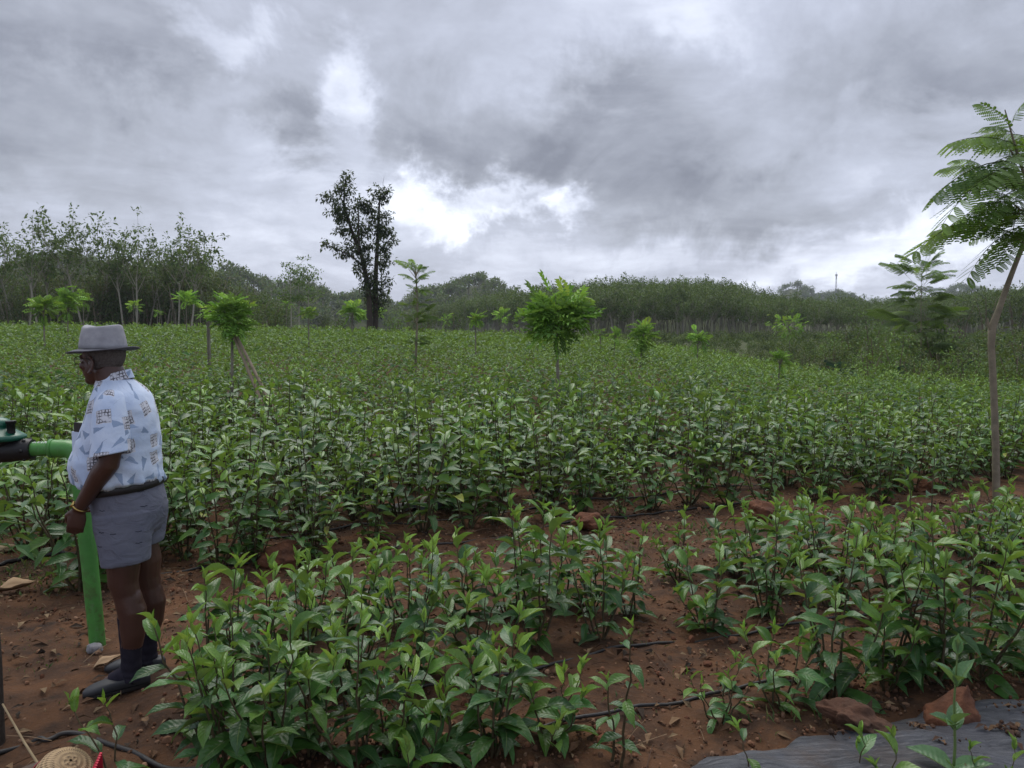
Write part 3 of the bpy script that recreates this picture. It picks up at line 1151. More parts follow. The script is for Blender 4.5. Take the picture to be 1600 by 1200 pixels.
gm = MB()
grass_patch(gm, [(1530, 1010, .3), (1590, 1040, .32), (1470, 1020, .2), (1560, 960, .3), (1390, 1050, .15), (1600, 985, .3), (1250, 1120, .10), (1210, 1125, .08)], .09, 18)
grass_patch(gm, [(60, 900, .32), (10, 905, .3), (110, 915, .28), (20, 860, .3), (95, 885, .25), (150, 905, .2), (0, 840, .3), (30, 780, .4), (5, 740, .5), (70, 760, .4)], .05, 26)
grass_patch(gm, [(1050, 870, .22), (1080, 840, .3), (1000, 850, .2), (720, 905, .2), (660, 930, .2), (1130, 830, .3), (330, 870, .25), (500, 900, .2)], .07, 12)
grass_patch(gm, [(110, 1020, .16), (80, 1005, .12), (250, 985, .18), (130, 1010, .12), (200, 955, .14)], .028, 16)
grass_patch(gm, [(700, 1170, .12), (820, 1150, .08), (1000, 1120, .06), (560, 1100, .15), (300, 1000, .2), (930, 1090, .1), (1060, 1060, .12), (1180, 1150, .1), (880, 1080, .08), (1010, 1000, .12), (760, 1130, .1)], .045, 12)
grass_patch(gm, [(1040, 905, .14), (950, 1060, .06), (1060, 935, .1), (640, 890, .14), (40, 960, .12), (60, 1040, .12), (10, 1000, .1), (110, 1090, .08), (280, 960, .14)], .035, 14)
tag(gm.build('grass', 'leaf_matt'), 'low grass and small weeds between the rows', 'grass', None, 'stuff')


# ------------------------------------------------------------------ pale seedling and sprigs on the mulch
def pale_seedling():
    b = on_ground(1488, 1235)
    root = thing('seedling', b, 'pale broad leaved seedling standing in the plastic mulch at the lower right', 'seedling')
    top = pt(1490, 1005, b[1])[2] - b[2]
    pts = np.array([(0, 0, -.02), (.004, 0, top * .3), (-.004, .003, top * .6), (0, 0, top * .93)])
    mb = MB()
    mb.tube(pts, [.006, .005, .004, .003], 6, (1, 1, 1))
    mb.build('stem', 'green_stem', root, True)
    rng = np.random.default_rng(4)
    mes = []
    for i in range(4):
        v, f, uv = leaf_template(1, .55, .35, .15, .02, 7, 2, 60 + i)
        q = MB()
        q.add(v, f, (.10, .20, .085), uv)
        mes.append(q.mesh('leaf', 'leaf', True, True))
    spec = [(.10, .3, .16, 0), (.12, .25, .17, 2.4), (.15, .5, .13, 4.2), (.40, .75, .12, 1.0), (.42, .55, .11, 3.1), (.45, .85, .10, 5.0), (.44, .4, .09, 3.9), (.70, .95, .13, .2), (.71, .85, .12, 2.9), (.74, .6, .09, 4.6), (.93, 1.45, .075, 1.0), (.92, 1.4, .07, 4.0)]
    for zf, el, L, az in spec:
        a = np.array([[math.cos(az) * math.cos(el), math.sin(az) * math.cos(el), math.sin(el)]])
        M = Matrix(frames(a)[0].tolist()).to_4x4()
        M.translation = Vector((0, 0, top * zf))
        o = link('leaf', mes[rng.integers(4)], root)
        o.matrix_basis = M @ Matrix.Scale(L, 4)


MAT['green_stem'] = simple_mat('green_stem', (.14, .20, .06), (.10, .15, .05), .6, 20)
pale_seedling()
near_bush(1165, 1222, 1130, 'little two leaf sprig at the edge of the plastic mulch, bottom of the picture', nrng, 1, .03, group='sprigs on the mulch', young=.35, bare=.5, leafL=.11, lean=(-.1, 0), name='tea_sprig')
near_bush(1345, 1228, 1130, 'little bright green sprig in front of the crumbly red lump', nrng, 2, .06, group='sprigs on the mulch', young=.35, bare=.45, leafL=.13, lean=(0, 0), name='tea_sprig')
near_bush(1400, 1240, 1175, 'low sprig with grey green leaves left of the pale seedling', nrng, 2, .08, group='sprigs on the mulch', young=1, bare=.4, leafL=.13, name='tea_sprig')
near_bush(1560, 1250, 1170, 'low leafy sprig on the mulch in the bottom right corner', nrng, 2, .08, group='sprigs on the mulch', young=1, bare=.4, leafL=.13, name='tea_sprig')

# ------------------------------------------------------------------ irrigation standpipe
m, g, b, out = new_mat('green_paint')
tc = g.n('ShaderNodeTexCoord').outputs['Object']
c = g.mix(g.mapr(g.noise(tc, 4, 5, .6), .35, .65), (.085, .30, .055), (.06, .23, .045))
c = g.mix(g.m('MULTIPLY', g.mapr(g.noise(g.vm('MULTIPLY', tc, (1, 1, .25)), 34, 4, .7), .56, .7), .55), c, (.16, .30, .13))
mud = g.m('MULTIPLY', g.mapr(g.noise(tc, 16, 6, .7), .5, .62), g.mapr(g.sep(tc)[2], .05, .55, .85, .12))
c = g.mix(mud, c, (.09, .055, .032))
g.put(b.inputs['Base Color'], c)
g.put(b.inputs['Roughness'], g.mapr(g.noise(tc, 12, 4, .6), .3, .7, .35, .65))
bump(g, b, g.noise(tc, 60, 4, .6), .002, .5)
MAT['pipe_green'] = m
MAT['valve_green'] = simple_mat('valve_green', (.008, .085, .050), (.012, .11, .065), .35, 6, None, spec=.5)
MAT['valve_black'] = simple_mat('black_rubber', (.008, .008, .009), (.016, .016, .016), .5, 9, 30, .002)
MAT['white_paint'] = simple_mat('white_scrawl', (.65, .68, .65), None, .6, 9)
MAT['grey_stone'] = simple_mat('grey_cement', (.30, .30, .31), (.16, .15, .15), .85, 20, 30, .01)


def standpipe():
    b = on_ground(154, 1010)
    D = b[1]
    root = thing('standpipe', b, 'leaning green irrigation standpipe with an elbow and a green capped valve', 'pipe')

    def w(px, py, dy=0.0):
        return pt(px, py, D + dy) - b
    top = w(121, 712)
    bot = np.array([0, 0, -.06])
    r = .043
    mb = MB()
    P = [bot, bot * .5 + top * .5 + (.004, 0, 0), top]
    mb.tube(P, [r * .95, r, r], 20)
    mb.build('upright_pipe', 'pipe_green', root, True)
    # elbow: quarter bend from the upright into the side pipe
    sd = w(44, 709)
    d = (sd - top)
    d /= np.linalg.norm(d)
    u = (top - bot) / np.linalg.norm(top - bot)
    el = []
    for k in np.linspace(0, 1, 9):
        a = k * math.pi / 2
        el.append(top - u * .02 + (u * math.sin(a) + d * (1 - math.cos(a))) * .055)
    el = [top - u * .06] + el + [el[-1] + d * .075]
    mb = MB()
    mb.tube(el, [.048] * (len(el)), 20)
    mb.build('elbow', 'pipe_green', root, True)
    e1 = el[-1]
    dirx = np.array([-1, -.05, -.035])
    dirx /= np.linalg.norm(dirx)
    mb = MB()
    mb.tube([e1 - dirx * .03, e1 + dirx * .02, e1 + dirx * .13], [.040, .040, .040], 20)
    sp = mb.build('side_pipe', 'pipe_green', root, True)
    mb = MB()
    mb.tube([e1 - dirx * .005, e1 + dirx * .012, e1 + dirx * .014], [.052, .052, .048], 20)
    mb.build('coupling_ring', 'pipe_green', root, True)
    # white scrawl brushed on the pipe
    mb = MB()
    fx = np.cross(dirx, (0, 0, 1))
    for s0, s1, a0, a1 in ((.02, .03, .9, 1.35), (.03, .036, 1.35, .95), (.046, .05, .95, 1.4), (.056, .066, 1.2, 1.25), (.066, .07, 1.0, 1.4), (.08, .088, 1.1, 1.35), (.088, .096, 1.35, 1.05)):
        seg = []
        for k in np.linspace(0, 1, 5):
            s_, a_ = s0 + (s1 - s0) * k, a0 + (a1 - a0) * k
            seg.append(e1 + dirx * s_ + (np.array([0, -1, 0]) * math.cos(a_) + np.array([0, 0, 1]) * math.sin(a_)) * .0402)
        mb.tube(seg, .0028, 5)
    mb.build('scrawl', 'white_paint', sp)
    v0 = e1 + dirx * .105
    mb = MB()
    prof = [(0, .054), (.02, .056), (.03, .06), (.1, .062), (.12, .066), (.30, .066), (.33, .06), (.5, .058)]
    mb.tube([v0 + dirx * s_ for s_, _ in prof], [q for _, q in prof], 20)
    vb = mb.build('valve_body', 'valve_black', root, True)
    mb = MB()
    for q in range(6):
        a = q * math.pi / 3
        mb.ellipsoid(v0 + dirx * .03 + (np.array([0, -1, 0]) * math.cos(a) + np.array([0, 0, 1]) * math.sin(a)) * .058, (.01, .01, .01), None, 8, 6)
    mb.build('bolt', 'valve_black', vb, True)
    c = v0 + dirx * .175
    mb = MB()
    prof = [(.058, .118), (.066, .128), (.080, .128), (.090, .110), (.112, .078), (.122, .060), (.128, .055), (.133, .060), (.150, .060), (.165, .052), (.175, .036), (.181, .015), (.182, .002)]
    mb.tube([c + np.array([0, 0, h]) for h, _ in prof], [q for _, q in prof], 28)
    mb.build('valve_cap', 'valve_green', root, True)
    mb = MB()
    k = c + np.array([.085, -.03, .10])
    mb.tube([k, k + (0, 0, .05), k + (0, 0, .052), k + (0, 0, .066)], [.020, .020, .026, .026], 12)
    mb.build('knob', 'valve_black', root, True)
    mb = MB()
    mb.tube([c + (0, 0, .03), c + (0, 0, .062)], [.075, .112], 24)
    mb.build('valve_neck', 'valve_black', root, True)
    # the far leg of the valve going down out of view
    e2 = v0 + dirx * .5
    mb = MB()
    mb.tube([e2 - dirx * .03, e2 + dirx * .05, e2 + dirx * .085 - (0, 0, .03), e2 + dirx * .095 - (0, 0, .1), e2 + dirx * .095 - (0, 0, e2[2] + .06)], [.05] * 5, 16)
    mb.build('downpipe', 'pipe_green', root, True)


standpipe()
o = link('cement_lump', rock_mesh('cement_lump', (.05, .04, .03), 51, 'grey_stone', 6, .06, 3))
bb = on_ground(148, 1018)
o.location = (bb[0], bb[1], bb[2] + .015)
tag(o, 'small grey cement lump at the foot of the green pipe', 'stone')

# cardboard scraps on the soil
MAT['card'] = simple_mat('dry_husk', (.36, .25, .15), (.27, .17, .09), .85, 6, 20, .004)


def husk(px, py, L, W, rz, label, tilt=.2):
    v, f, uv = leaf_template(1, W / L, .35, -.35, .05, 8, 2, 5)
    mb = MB()
    mb.add(v * L, f)
    o = mb.build('dry_husk', 'card', None, True)
    md = o.modifiers.new('thick', 'SOLIDIFY')
    md.thickness = .004
    b = on_ground(px, py)
    o.location = (b[0], b[1], b[2] + .015)
    o.rotation_euler = (tilt, 0, rz)
    tag(o, label, 'dry husk')


husk(-8, 928, .26, .16, R(-78), 'pale tan dry husk at the left edge beyond the bare soil', .15)
husk(146, 1048, .14, .07, R(-60), 'pale tan dry husk at the toe of the far black shoe', .25)
husk(195, 890, .2, .06, R(60), 'thin dark strip of sheet on the grass behind the pipe', .1)

# ------------------------------------------------------------------ woven hat, straw stalk and stake at the lower left corner
m, g, b, out = new_mat('woven_palm')
uvn = g.n('ShaderNodeUVMap').outputs[0]
s = g.sep(uvn)
row = g.m('FLOOR', g.m('MULTIPLY', s[1], 9.0))
wv = g.m('SINE', g.m('MULTIPLY', g.m('ADD', s[0], g.m('MULTIPLY', row, .013)), 6.2832 * 46))
rw = g.m('SINE', g.m('MULTIPLY', s[1], 6.2832 * 9))
stitch = g.m('MULTIPLY', g.mapr(wv, .55, .8), g.mapr(rw, .2, .6))
c = g.mix(g.noise(uvn, 30, 4, .6), (.46, .33, .18), (.33, .22, .12))
c = g.mix(stitch, c, (.05, .03, .02))
g.put(b.inputs['Base Color'], c)
b.inputs['Roughness'].default_value = .8
bump(g, b, g.m('ADD', g.m('MULTIPLY', rw, .6), g.m('MULTIPLY', wv, .4)), .004, .8)
MAT['woven'] = m
MAT['red'] = simple_mat('red_ribbon', (.55, .012, .05), (.40, .008, .03), .6, 12, 60, .002)
MAT['fibre'] = simple_mat('coarse_brown_fibre', (.12, .085, .065), (.06, .042, .03), .95, 60, 90, .01)


def woven_hat():
    b = on_ground(76, 1262)
    root = thing('woven_hat', b, 'woven palm hat with a red ribbon on the soil at the bottom left', 'hat')
    root.rotation_euler = (R(4), R(30), R(-10))
    root.scale = (1.2, 1.2, 1.15)
    n = 40
    a = np.linspace(0, 2 * math.pi, n, endpoint=False)

    def ring(rx, ry, z):
        return np.stack([rx * np.cos(a), ry * np.sin(a), np.full(n, z)], 1)

    def uvs(k):
        return np.stack([np.tile(np.arange(n) / n, k), np.repeat(np.linspace(0, 1, k), n)], 1)
    R1 = [ring(.085, .085, .10), ring(.082, .082, .135), ring(.075, .075, .165), ring(.060, .060, .185), ring(.030, .030, .195), ring(.004, .004, .197)]
    mb = MB()
    mb.loft(R1, False, (1, 1, 1), uvs(len(R1)))
    mb.build('crown', 'woven', root, True, True)
    R2 = [ring(.086, .086, .11), ring(.105, .105, .085), ring(.13, .13, .05), ring(.155, .155, .015), ring(.158, .158, .008)]
    mb = MB()
    mb.loft(R2, False, (1, 1, 1), uvs(len(R2)))
    mb.build('brim', 'fibre', root, True, True)
    mb = MB()
    mb.loft([ring(.088, .088, .105), ring(.088, .088, .122), ring(.0865, .0865, .124)], False)
    rb = mb.build('ribbon', 'red', root, True)
    mb = MB()
    for q in range(7):
        x0 = np.array([.086, .0 - .012 * q * .5, .125])
        mb.tube([x0, x0 + (.012, -.004 * q, .08), x0 + (-.012 + .004 * q, -.002 * q, .16)], [.014, .017, .004], 6)
    mb.tube([(.094, -.01, .12), (.108, -.02, .06), (.112, -.02, .0)], [.012, .012, .006], 6)
    mb.build('ribbon_tail', 'red', rb, True)


woven_hat()
b0, b1 = pt(4, 1100, 3.05), on_ground(72, 1215)
mb = MB()
mb.tube([b0, (b0 + b1) / 2 + (0, 0, -.01), b1], [.004, .005, .006], 6)
tag(mb.build('straw_stalk', 'straw', None, True), 'dry pale stalk slanting beside the woven hat at the left edge', 'stalk')
b0 = on_ground(-9, 1160)
mb = MB()
hh = pt(-9, 955, b0[1])[2] - b0[2]
mb.tube([b0 + (0, 0, -.1), b0 + (.0, 0, .1), b0 + (.003, 0, hh * .6), b0 + (0, 0, hh), b0 + (0, 0, hh + .008)], [.040, .040, .038, .036, .026], 12)
tag(mb.build('wooden_stake', 'bark_dark', None, True), 'dark wooden stake at the very left edge of the picture', 'stake')

# ------------------------------------------------------------------ the man
def shirt_material():
    m, g, b, out = new_mat('printed_shirt')
    uv = g.n('ShaderNodeUVMap').outputs[0]
    uvw = g.vm('ADD', uv, g.vm('SCALE', g.vm('SUBTRACT', g.noise(uv, 22, 3, .6, 0, 'Color'), (.5, .5, .5)), .02))

    def cells(scale, rnd, off):
        v = g.n('ShaderNodeTexVoronoi', voronoi_dimensions='2D', feature='F1')
        g.put(v.inputs['Vector'], g.vm('ADD', uvw, off))
        v.inputs['Scale'].default_value = scale
        v.inputs['Randomness'].default_value = rnd
        loc = g.vm('SUBTRACT', g.vm('ADD', uvw, off), v.outputs['Position'])
        s_ = g.sep(loc)
        c_ = g.sep(v.outputs['Color'])
        return s_, c_
    base = g.mix(g.mapr(g.noise(uv, 7, 4, .6), .3, .7), (.45, .56, .76), (.64, .73, .87))
    # slate-blue wedges
    (lx, ly, _), (r1, r2, r3) = cells(13.0, .8, (3.3, 1.7, 0))
    an = g.m('MULTIPLY', r3, 6.2832)
    ca_, sa_ = g.m('COSINE', an), g.m('SINE', an)
    lx, ly = g.m('SUBTRACT', g.m('MULTIPLY', lx, ca_), g.m('MULTIPLY', ly, sa_)), g.m('ADD', g.m('MULTIPLY', lx, sa_), g.m('MULTIPLY', ly, ca_))
    k = g.m('MULTIPLY', g.m('GREATER_THAN', ly, -.010), g.m('LESS_THAN', ly, g.m('ADD', g.m('MULTIPLY', lx, .55), .012)))
    k = g.m('MULTIPLY', k, g.m('LESS_THAN', lx, .024))
    k = g.m('MULTIPLY', k, g.m('GREATER_THAN', r1, .35))
    col = g.mix(g.m('MULTIPLY', k, .8), base, g.mix(r2, (.10, .165, .28), (.27, .37, .55)))
    # thin pencil lines
    ln = g.m('ABSOLUTE', g.m('SINE', g.m('ADD', g.m('MULTIPLY', g.sep(uvw)[0], 31), g.m('MULTIPLY', g.sep(uvw)[1], 47))))
    lmask = g.m('MULTIPLY', g.mapr(ln, .0, .05, 1, 0), g.mapr(g.noise(uv, 13, 2, .5), .52, .58))
    col = g.mix(g.m('MULTIPLY', lmask, .6), col, (.10, .13, .22))
    # cream squares with dark cross hatching
    (lx, ly, _), (r1, r2, r3) = cells(7.6, .5, (.0, .0, 0))
    an = g.m('MULTIPLY', g.m('SUBTRACT', r3, .5), .7)
    ca_, sa_ = g.m('COSINE', an), g.m('SINE', an)
    lx, ly = g.m('SUBTRACT', g.m('MULTIPLY', lx, ca_), g.m('MULTIPLY', ly, sa_)), g.m('ADD', g.m('MULTIPLY', lx, sa_), g.m('MULTIPLY', ly, ca_))
    sq = g.m('MULTIPLY', g.m('LESS_THAN', g.m('ABSOLUTE', lx), .036), g.m('LESS_THAN', g.m('ABSOLUTE', ly), .032))
    sq = g.m('MULTIPLY', sq, g.m('GREATER_THAN', r1, .22))
    col = g.mix(g.m('MULTIPLY', sq, .9), col, (.60, .61, .66))
    hx = g.m('MULTIPLY', g.mapr(g.m('SINE', g.m('MULTIPLY', lx, 6.2832 / .0135)), .35, .7), g.m('LESS_THAN', g.m('ABSOLUTE', g.m('ADD', ly, -.004)), .028))
    hy = g.m('MULTIPLY', g.mapr(g.m('SINE', g.m('MULTIPLY', ly, 6.2832 / .0145)), .35, .7), g.m('LESS_THAN', g.m('ABSOLUTE', g.m('ADD', lx, .004)), .030))
    hn = g.mapr(g.noise(uv, 26, 2, .5), .36, .5)
    hh = g.m('MULTIPLY', g.m('MAXIMUM', hx, hy), g.m('MULTIPLY', hn, sq))
    col = g.mix(g.m('MULTIPLY', hh, .9), col, (.035, .032, .045))
    g.put(b.inputs['Base Color'], col)
    b.inputs['Roughness'].default_value = .75
    b.inputs['Specular IOR Level'].default_value = .25
    b.inputs['Sheen Weight'].default_value = .15
    bump(g, b, g.noise(uv, 14, 4, .55, .4), .012, .45)
    return m


def shorts_material():
    m, g, b, out = new_mat('printed_shorts')
    tc = g.n('ShaderNodeTexCoord').outputs['Object']
    s_ = g.sep(tc)
    uv = g.comb(s_[0], s_[2], 0)
    v = g.n('ShaderNodeTexVoronoi', voronoi_dimensions='2D', feature='F1')
    g.put(v.inputs['Vector'], uv)
    v.inputs['Scale'].default_value = 10.5
    v.inputs['Randomness'].default_value = .8
    l = g.sep(g.vm('SUBTRACT', uv, v.outputs['Position']))
    ax = g.m('ABSOLUTE', l[0])
    bird = g.m('ABSOLUTE', g.m('SUBTRACT', l[1], g.m('ADD', g.m('MULTIPLY', ax, .55), g.m('MULTIPLY', g.m('MULTIPLY', ax, ax), -28))))
    k = g.m('MULTIPLY', g.m('LESS_THAN', bird, .0020), g.m('LESS_THAN', ax, .013))
    k = g.m('MULTIPLY', k, g.m('GREATER_THAN', g.sep(v.outputs['Color'])[0], .25))
    c = g.mix(g.mapr(g.noise(tc, 9, 4, .6), .3, .7), (.125, .132, .172), (.16, .166, .205))
    g.put(b.inputs['Base Color'], g.mix(k, c, (.02, .022, .035)))
    b.inputs['Roughness'].default_value = .8
    b.inputs['Specular IOR Level'].default_value = .25
    bump(g, b, g.noise(g.vm('MULTIPLY', tc, (1, 1, 1.6)), 11, 4, .55, .8), .02, .6)
    return m


MAT['shirt'] = shirt_material()
MAT['shorts'] = shorts_material()
MAT['skin'] = simple_mat('dark_skin', (.085, .040, .028), (.058, .026, .019), .38, 9, 120, .0012, spec=.45)
MAT['hair'] = simple_mat('grey_stubble', (.12, .105, .095), (.06, .048, .042), .9, 120, 160, .003)
MAT['felt'] = simple_mat('grey_suede', (.37, .375, .40), (.27, .272, .295), .95, 22, 90, .002, spec=.15)
MAT['felt_dark'] = simple_mat('grey_suede_brim', (.17, .172, .195), (.13, .13, .15), .95, 22, 90, .002, spec=.15)
MAT['sock'] = simple_mat('dark_sock', (.022, .020, .030), (.032, .029, .04), .95, 40, 200, .002, spec=.1)
MAT['shoe'] = simple_mat('grey_shoe', (.022, .024, .028), (.036, .038, .042), .6, 14, 60, .001)
MAT['belt'] = simple_mat('dark_belt', (.018, .016, .016), None, .5, 20)
MAT['gold'] = simple_mat('gold_watch', (.55, .40, .14), (.45, .32, .10), .28, 30, metal=1.0)
MAT['glass_frame'] = simple_mat('spectacle_frame', (.02, .018, .016), None, .35, 9)
MAT['phone'] = simple_mat('black_case', (.006, .006, .007), None, .35, 9)
MAT['eye'] = simple_mat('eye_white', (.6, .57, .52), None, .2, 9)

MX, MY = -1.92, 3.68
MZ = float(ground(MX, MY))
Fd = np.array([-.985, -.17, 0.])


def L3(f, l, z):
    """forward, left, up in the man's own frame"""
    return np.array([f, l, z], float)


man = thing('person', (MX, MY, MZ), 'person in grey hat, printed blue shirt and grey shorts standing by the green pipe', 'person')
man.rotation_euler = (0, 0, math.atan2(Fd[1], Fd[0]))       # local +X = forward, local +Y = left


def P2L(px, py, Y, z=None):
    """a point seen at this picture place and depth, in the man's frame"""
    d = pt(px, py, Y) - np.array([MX, MY, MZ])
    q = L3(d.dot(Fd), d.dot(np.array([-Fd[1], Fd[0], 0.])), d[2])
    if z is not None:
        q[2] = z
    return q


def remeshed(mb, voxel, smooth_it=6):
    me = mb.mesh('tmp', None)
    o = bpy.data.objects.new('tmp', me)
    COL.objects.link(o)
    md = o.modifiers.new('r', 'REMESH')
    md.mode = 'VOXEL'
    md.voxel_size = voxel
    md = o.modifiers.new('s', 'SMOOTH')
    md.factor = .5
    md.iterations = smooth_it
    dg = bpy.context.evaluated_depsgraph_get()
    dg.update()
    r = bpy.data.meshes.new_from_object(o.evaluated_get(dg))
    bpy.data.objects.remove(o)
    bpy.data.meshes.remove(me)
    r.polygons.foreach_set('use_smooth', [True] * len(r.polygons))
    return r


# joints (forward, left, height)
HIP_N, HIP_F = L3(-.04, .08, .88), L3(-.05, -.08, .88)
KNEE_N, KNEE_F = P2L(196, 910, 3.59), P2L(231, 900, 3.79)
ANK_N, ANK_F = P2L(205, 1045, 3.59, .10), P2L(231, 1035, 3.79, .10)
SH_N, SH_F = L3(-.025, .17, 1.395), L3(-.01, -.165, 1.39)
EL_N, WR_N = P2L(173, 716, 3.46), P2L(123, 795, 3.50)
EL_F, WR_F = L3(.03, -.215, 1.125), L3(.17, -.19, .94)
HEADC = L3(.065, 0, 1.585)
HYAW = R(-22)
hc, hs = math.cos(HYAW), math.sin(HYAW)
HROT = np.array([[hc, -hs, 0], [hs, hc, 0], [0, 0, 1]])


def hp(f, l, z):
    return HEADC + HROT @ np.array([f, l, z], float)


def hand(mb, wrist, fdir, side, thumbdir, curl=1.0):
    """palm plus five bent fingers. fdir: towards the finger tips; side: across the knuckles towards the index finger; palm faces fdir x side"""
    fdir = fdir / np.linalg.norm(fdir)
    side = side - fdir * side.dot(fdir)
    side /= np.linalg.norm(side)
    pn = np.cross(fdir, side)                # direction the fingers curl to
    if pn.dot(thumbdir) < 0:
        pn = -pn
    rings = []
    for t, wd, th in ((-.02, .026, .022), (.012, .032, .018), (.05, .041, .017), (.085, .040, .014), (.097, .034, .010)):
        c = wrist + fdir * t
        a = np.linspace(0, 2 * math.pi, 14, endpoint=False)
        rings.append([c + side * wd * math.cos(q) + pn * th * math.sin(q) for q in a])
    mb.loft(rings, True)
    for k, (off, ln, r) in enumerate(((.030, .076, .0094), (.0105, .084, .0098), (-.0095, .078, .0094), (-.0275, .062, .0085))):
        p = wrist + fdir * .082 + side * off
        pts, ang = [p - fdir * .02, p], 0.25 * curl
        for seg_, bend in ((.45, .75), (.32, .85), (.23, .5)):
            dirn = fdir * math.cos(ang) + pn * math.sin(ang)
            p = p + dirn * ln * seg_
            pts.append(p)
            ang += bend * curl
        mb.tube(pts, [r * 1.05, r * 1.05, r, r * .92, r * .75], 10)
        mb.ellipsoid(pts[-1], (r * .8,) * 3, None, 10, 6)
    b_ = wrist + fdir * .022 + side * .028
    t1 = b_ + (fdir * .55 + side * .45 + pn * .55) * .042
    t2 = t1 + (fdir * .70 + side * .05 + pn * .65) * .034
    t3 = t2 + (fdir * .72 - side * .12 + pn * .55) * .026
    mb.tube([b_ - fdir * .006, b_, t1, t2, t3], [.013, .014, .0125, .0108, .008], 10)
    mb.ellipsoid(t3, (.0085,) * 3, None, 10, 6)


bm_ = MB()
# trunk and neck
bm_.loft([[L3(fc + a * math.cos(q), b_ * math.sin(q), z) for q in np.linspace(0, 2 * math.pi, 28, endpoint=False)]
          for z, fc, a, b_ in ((.82, -.05, .09, .11), (.90, -.04, .11, .13), (1.0, -.01, .14, .15), (1.10, .0, .15, .16), (1.22, -.015, .12, .16), (1.34, -.03, .095, .15), (1.40, -.03, .07, .12), (1.45, -.01, .06, .075), (1.50, .01, .064, .066), (1.56, .035, .062, .062))], True)
for a, k, n_, rr in ((HIP_N, KNEE_N, ANK_N, 1), (HIP_F, KNEE_F, ANK_F, 1)):
    kk = k + (.01, 0, 0)
    bm_.tube([a + (0, 0, .02), a, a * .5 + k * .5 + (.012, 0, 0), k + (.006, 0, .08), kk, k + (-.004, 0, -.06), k * .66 + n_ * .34 + (-.022, 0, 0), k * .4 + n_ * .6 + (-.016, 0, 0), n_ + (0, 0, .06), n_, n_ - (0, 0, .05)],
             [.075, .080, .082, .075, .068, .061, .066, .059, .044, .041, .038], 18)
    bm_.ellipsoid(kk + (.030, 0, .008), (.036, .040, .046))
    bm_.ellipsoid(k * .74 + n_ * .26 + (-.040, .004, 0), (.036, .044, .085))
    bm_.tube([n_ + (-.03, 0, -.045), n_ + (.05, 0, -.055), n_ + (.12, 0, -.07)], [.036, .038, .026], 12)
for s_, e_, w_, r_ in ((SH_N, EL_N, WR_N, 1.0), (SH_F, EL_F, WR_F, 1.0)):
    bm_.tube([s_ * 1.0 + (0, 0, .01), s_ * .75 + e_ * .25, s_ * .4 + e_ * .6, e_ + (0, 0, .02), e_ * .93 + w_ * .07 - (0, 0, .01), e_ * .72 + w_ * .28, e_ * .35 + w_ * .65, w_],
             [.045, .052, .052, .047, .048, .048, .037, .029], 16)
    bm_.ellipsoid(s_, (.05, .045, .05))
hd = WR_N - EL_N
hand(bm_, WR_N, L3(.20, -.02, -1.0), L3(.9, .15, .1), L3(0, -1, 0), 1.25)
hand(bm_, WR_F, L3(.25, .05, -1.0), L3(1, 0, .2), L3(0, 1, 0), 1.1)
# head
bm_.ellipsoid(hp(-.012, 0, .035), (.098, .077, .095), HROT, 28, 18)
bm_.ellipsoid(hp(.025, 0, -.035), (.068, .062, .085), HROT, 24, 16)
bm_.ellipsoid(hp(.055, 0, -.095), (.032, .034, .026), HROT)
bm_.tube([hp(-.03, 0, -.04), hp(-.045, 0, -.08), L3(.0, 0, 1.44)], [.066, .064, .07], 18)
bm_.ellipsoid(hp(.082, 0, .018), (.018, .05, .014), HROT)
bm_.tube([hp(.088, 0, .012), hp(.104, 0, -.018), hp(.100, 0, -.03)], [.010, .013, .012], 10)
for q in (-1, 1):
    bm_.ellipsoid(hp(.098, q * .011, -.029), (.010, .009, .008), HROT, 12, 8)
    bm_.ellipsoid(hp(.060, q * .042, -.025), (.026, .022, .022), HROT)
    # ear: outer rim, lobe and a hollow left between them
    er = [hp(-.008 - .024 * math.sin(t), q * (.078 + .020 * abs(math.sin(t * .5 + .4))), -.018 + .038 * math.cos(t)) for t in np.linspace(-.5, 3.3, 14)]
    bm_.tube(er, .0072, 8)
    bm_.ellipsoid(hp(-.012, q * .079, -.016), (.018, .007, .030), HROT)
    bm_.ellipsoid(hp(-.004, q * .081, -.052), (.011, .007, .013), HROT)
bm_.ellipsoid(hp(.088, 0, -.055), (.014, .026, .006), HROT)
bm_.ellipsoid(hp(.086, 0, -.067), (.014, .023, .007), HROT)
body_me = remeshed(bm_, .0052, 5)
body_me.materials.append(MAT['skin'])
link('body', body_me, man)
for q in (-1, 1):
    mb = MB()
    mb.ellipsoid(hp(.078, q * .032, .0), (.012, .014, .010), HROT, 14, 8)
    mb.build('eye', 'eye', man, True)

# short grey hair under the hat
mb = MB()
rr = []
for t in np.linspace(.2, 1.0, 8):
    zz_ = .075 - .125 * t
    k = math.sqrt(max(0, 1 - ((zz_ - .035) / .1) ** 2))
    rr.append([hp(-.013 + .101 * k * math.cos(a), .0800 * k * math.sin(a), zz_) for a in np.linspace(R(72), R(288), 22)])
rr = np.array(rr)
n1_, n2_ = rr.shape[:2]
f_ = [(i * n2_ + j, i * n2_ + j + 1, (i + 1) * n2_ + j + 1, (i + 1) * n2_ + j) for i in range(n1_ - 1) for j in range(n2_ - 1)]
mb.add(rr.reshape(-1, 3), f_)
o = mb.build('hair', 'hair', man, True)
md = o.modifiers.new('thick', 'SOLIDIFY')
md.thickness = .004

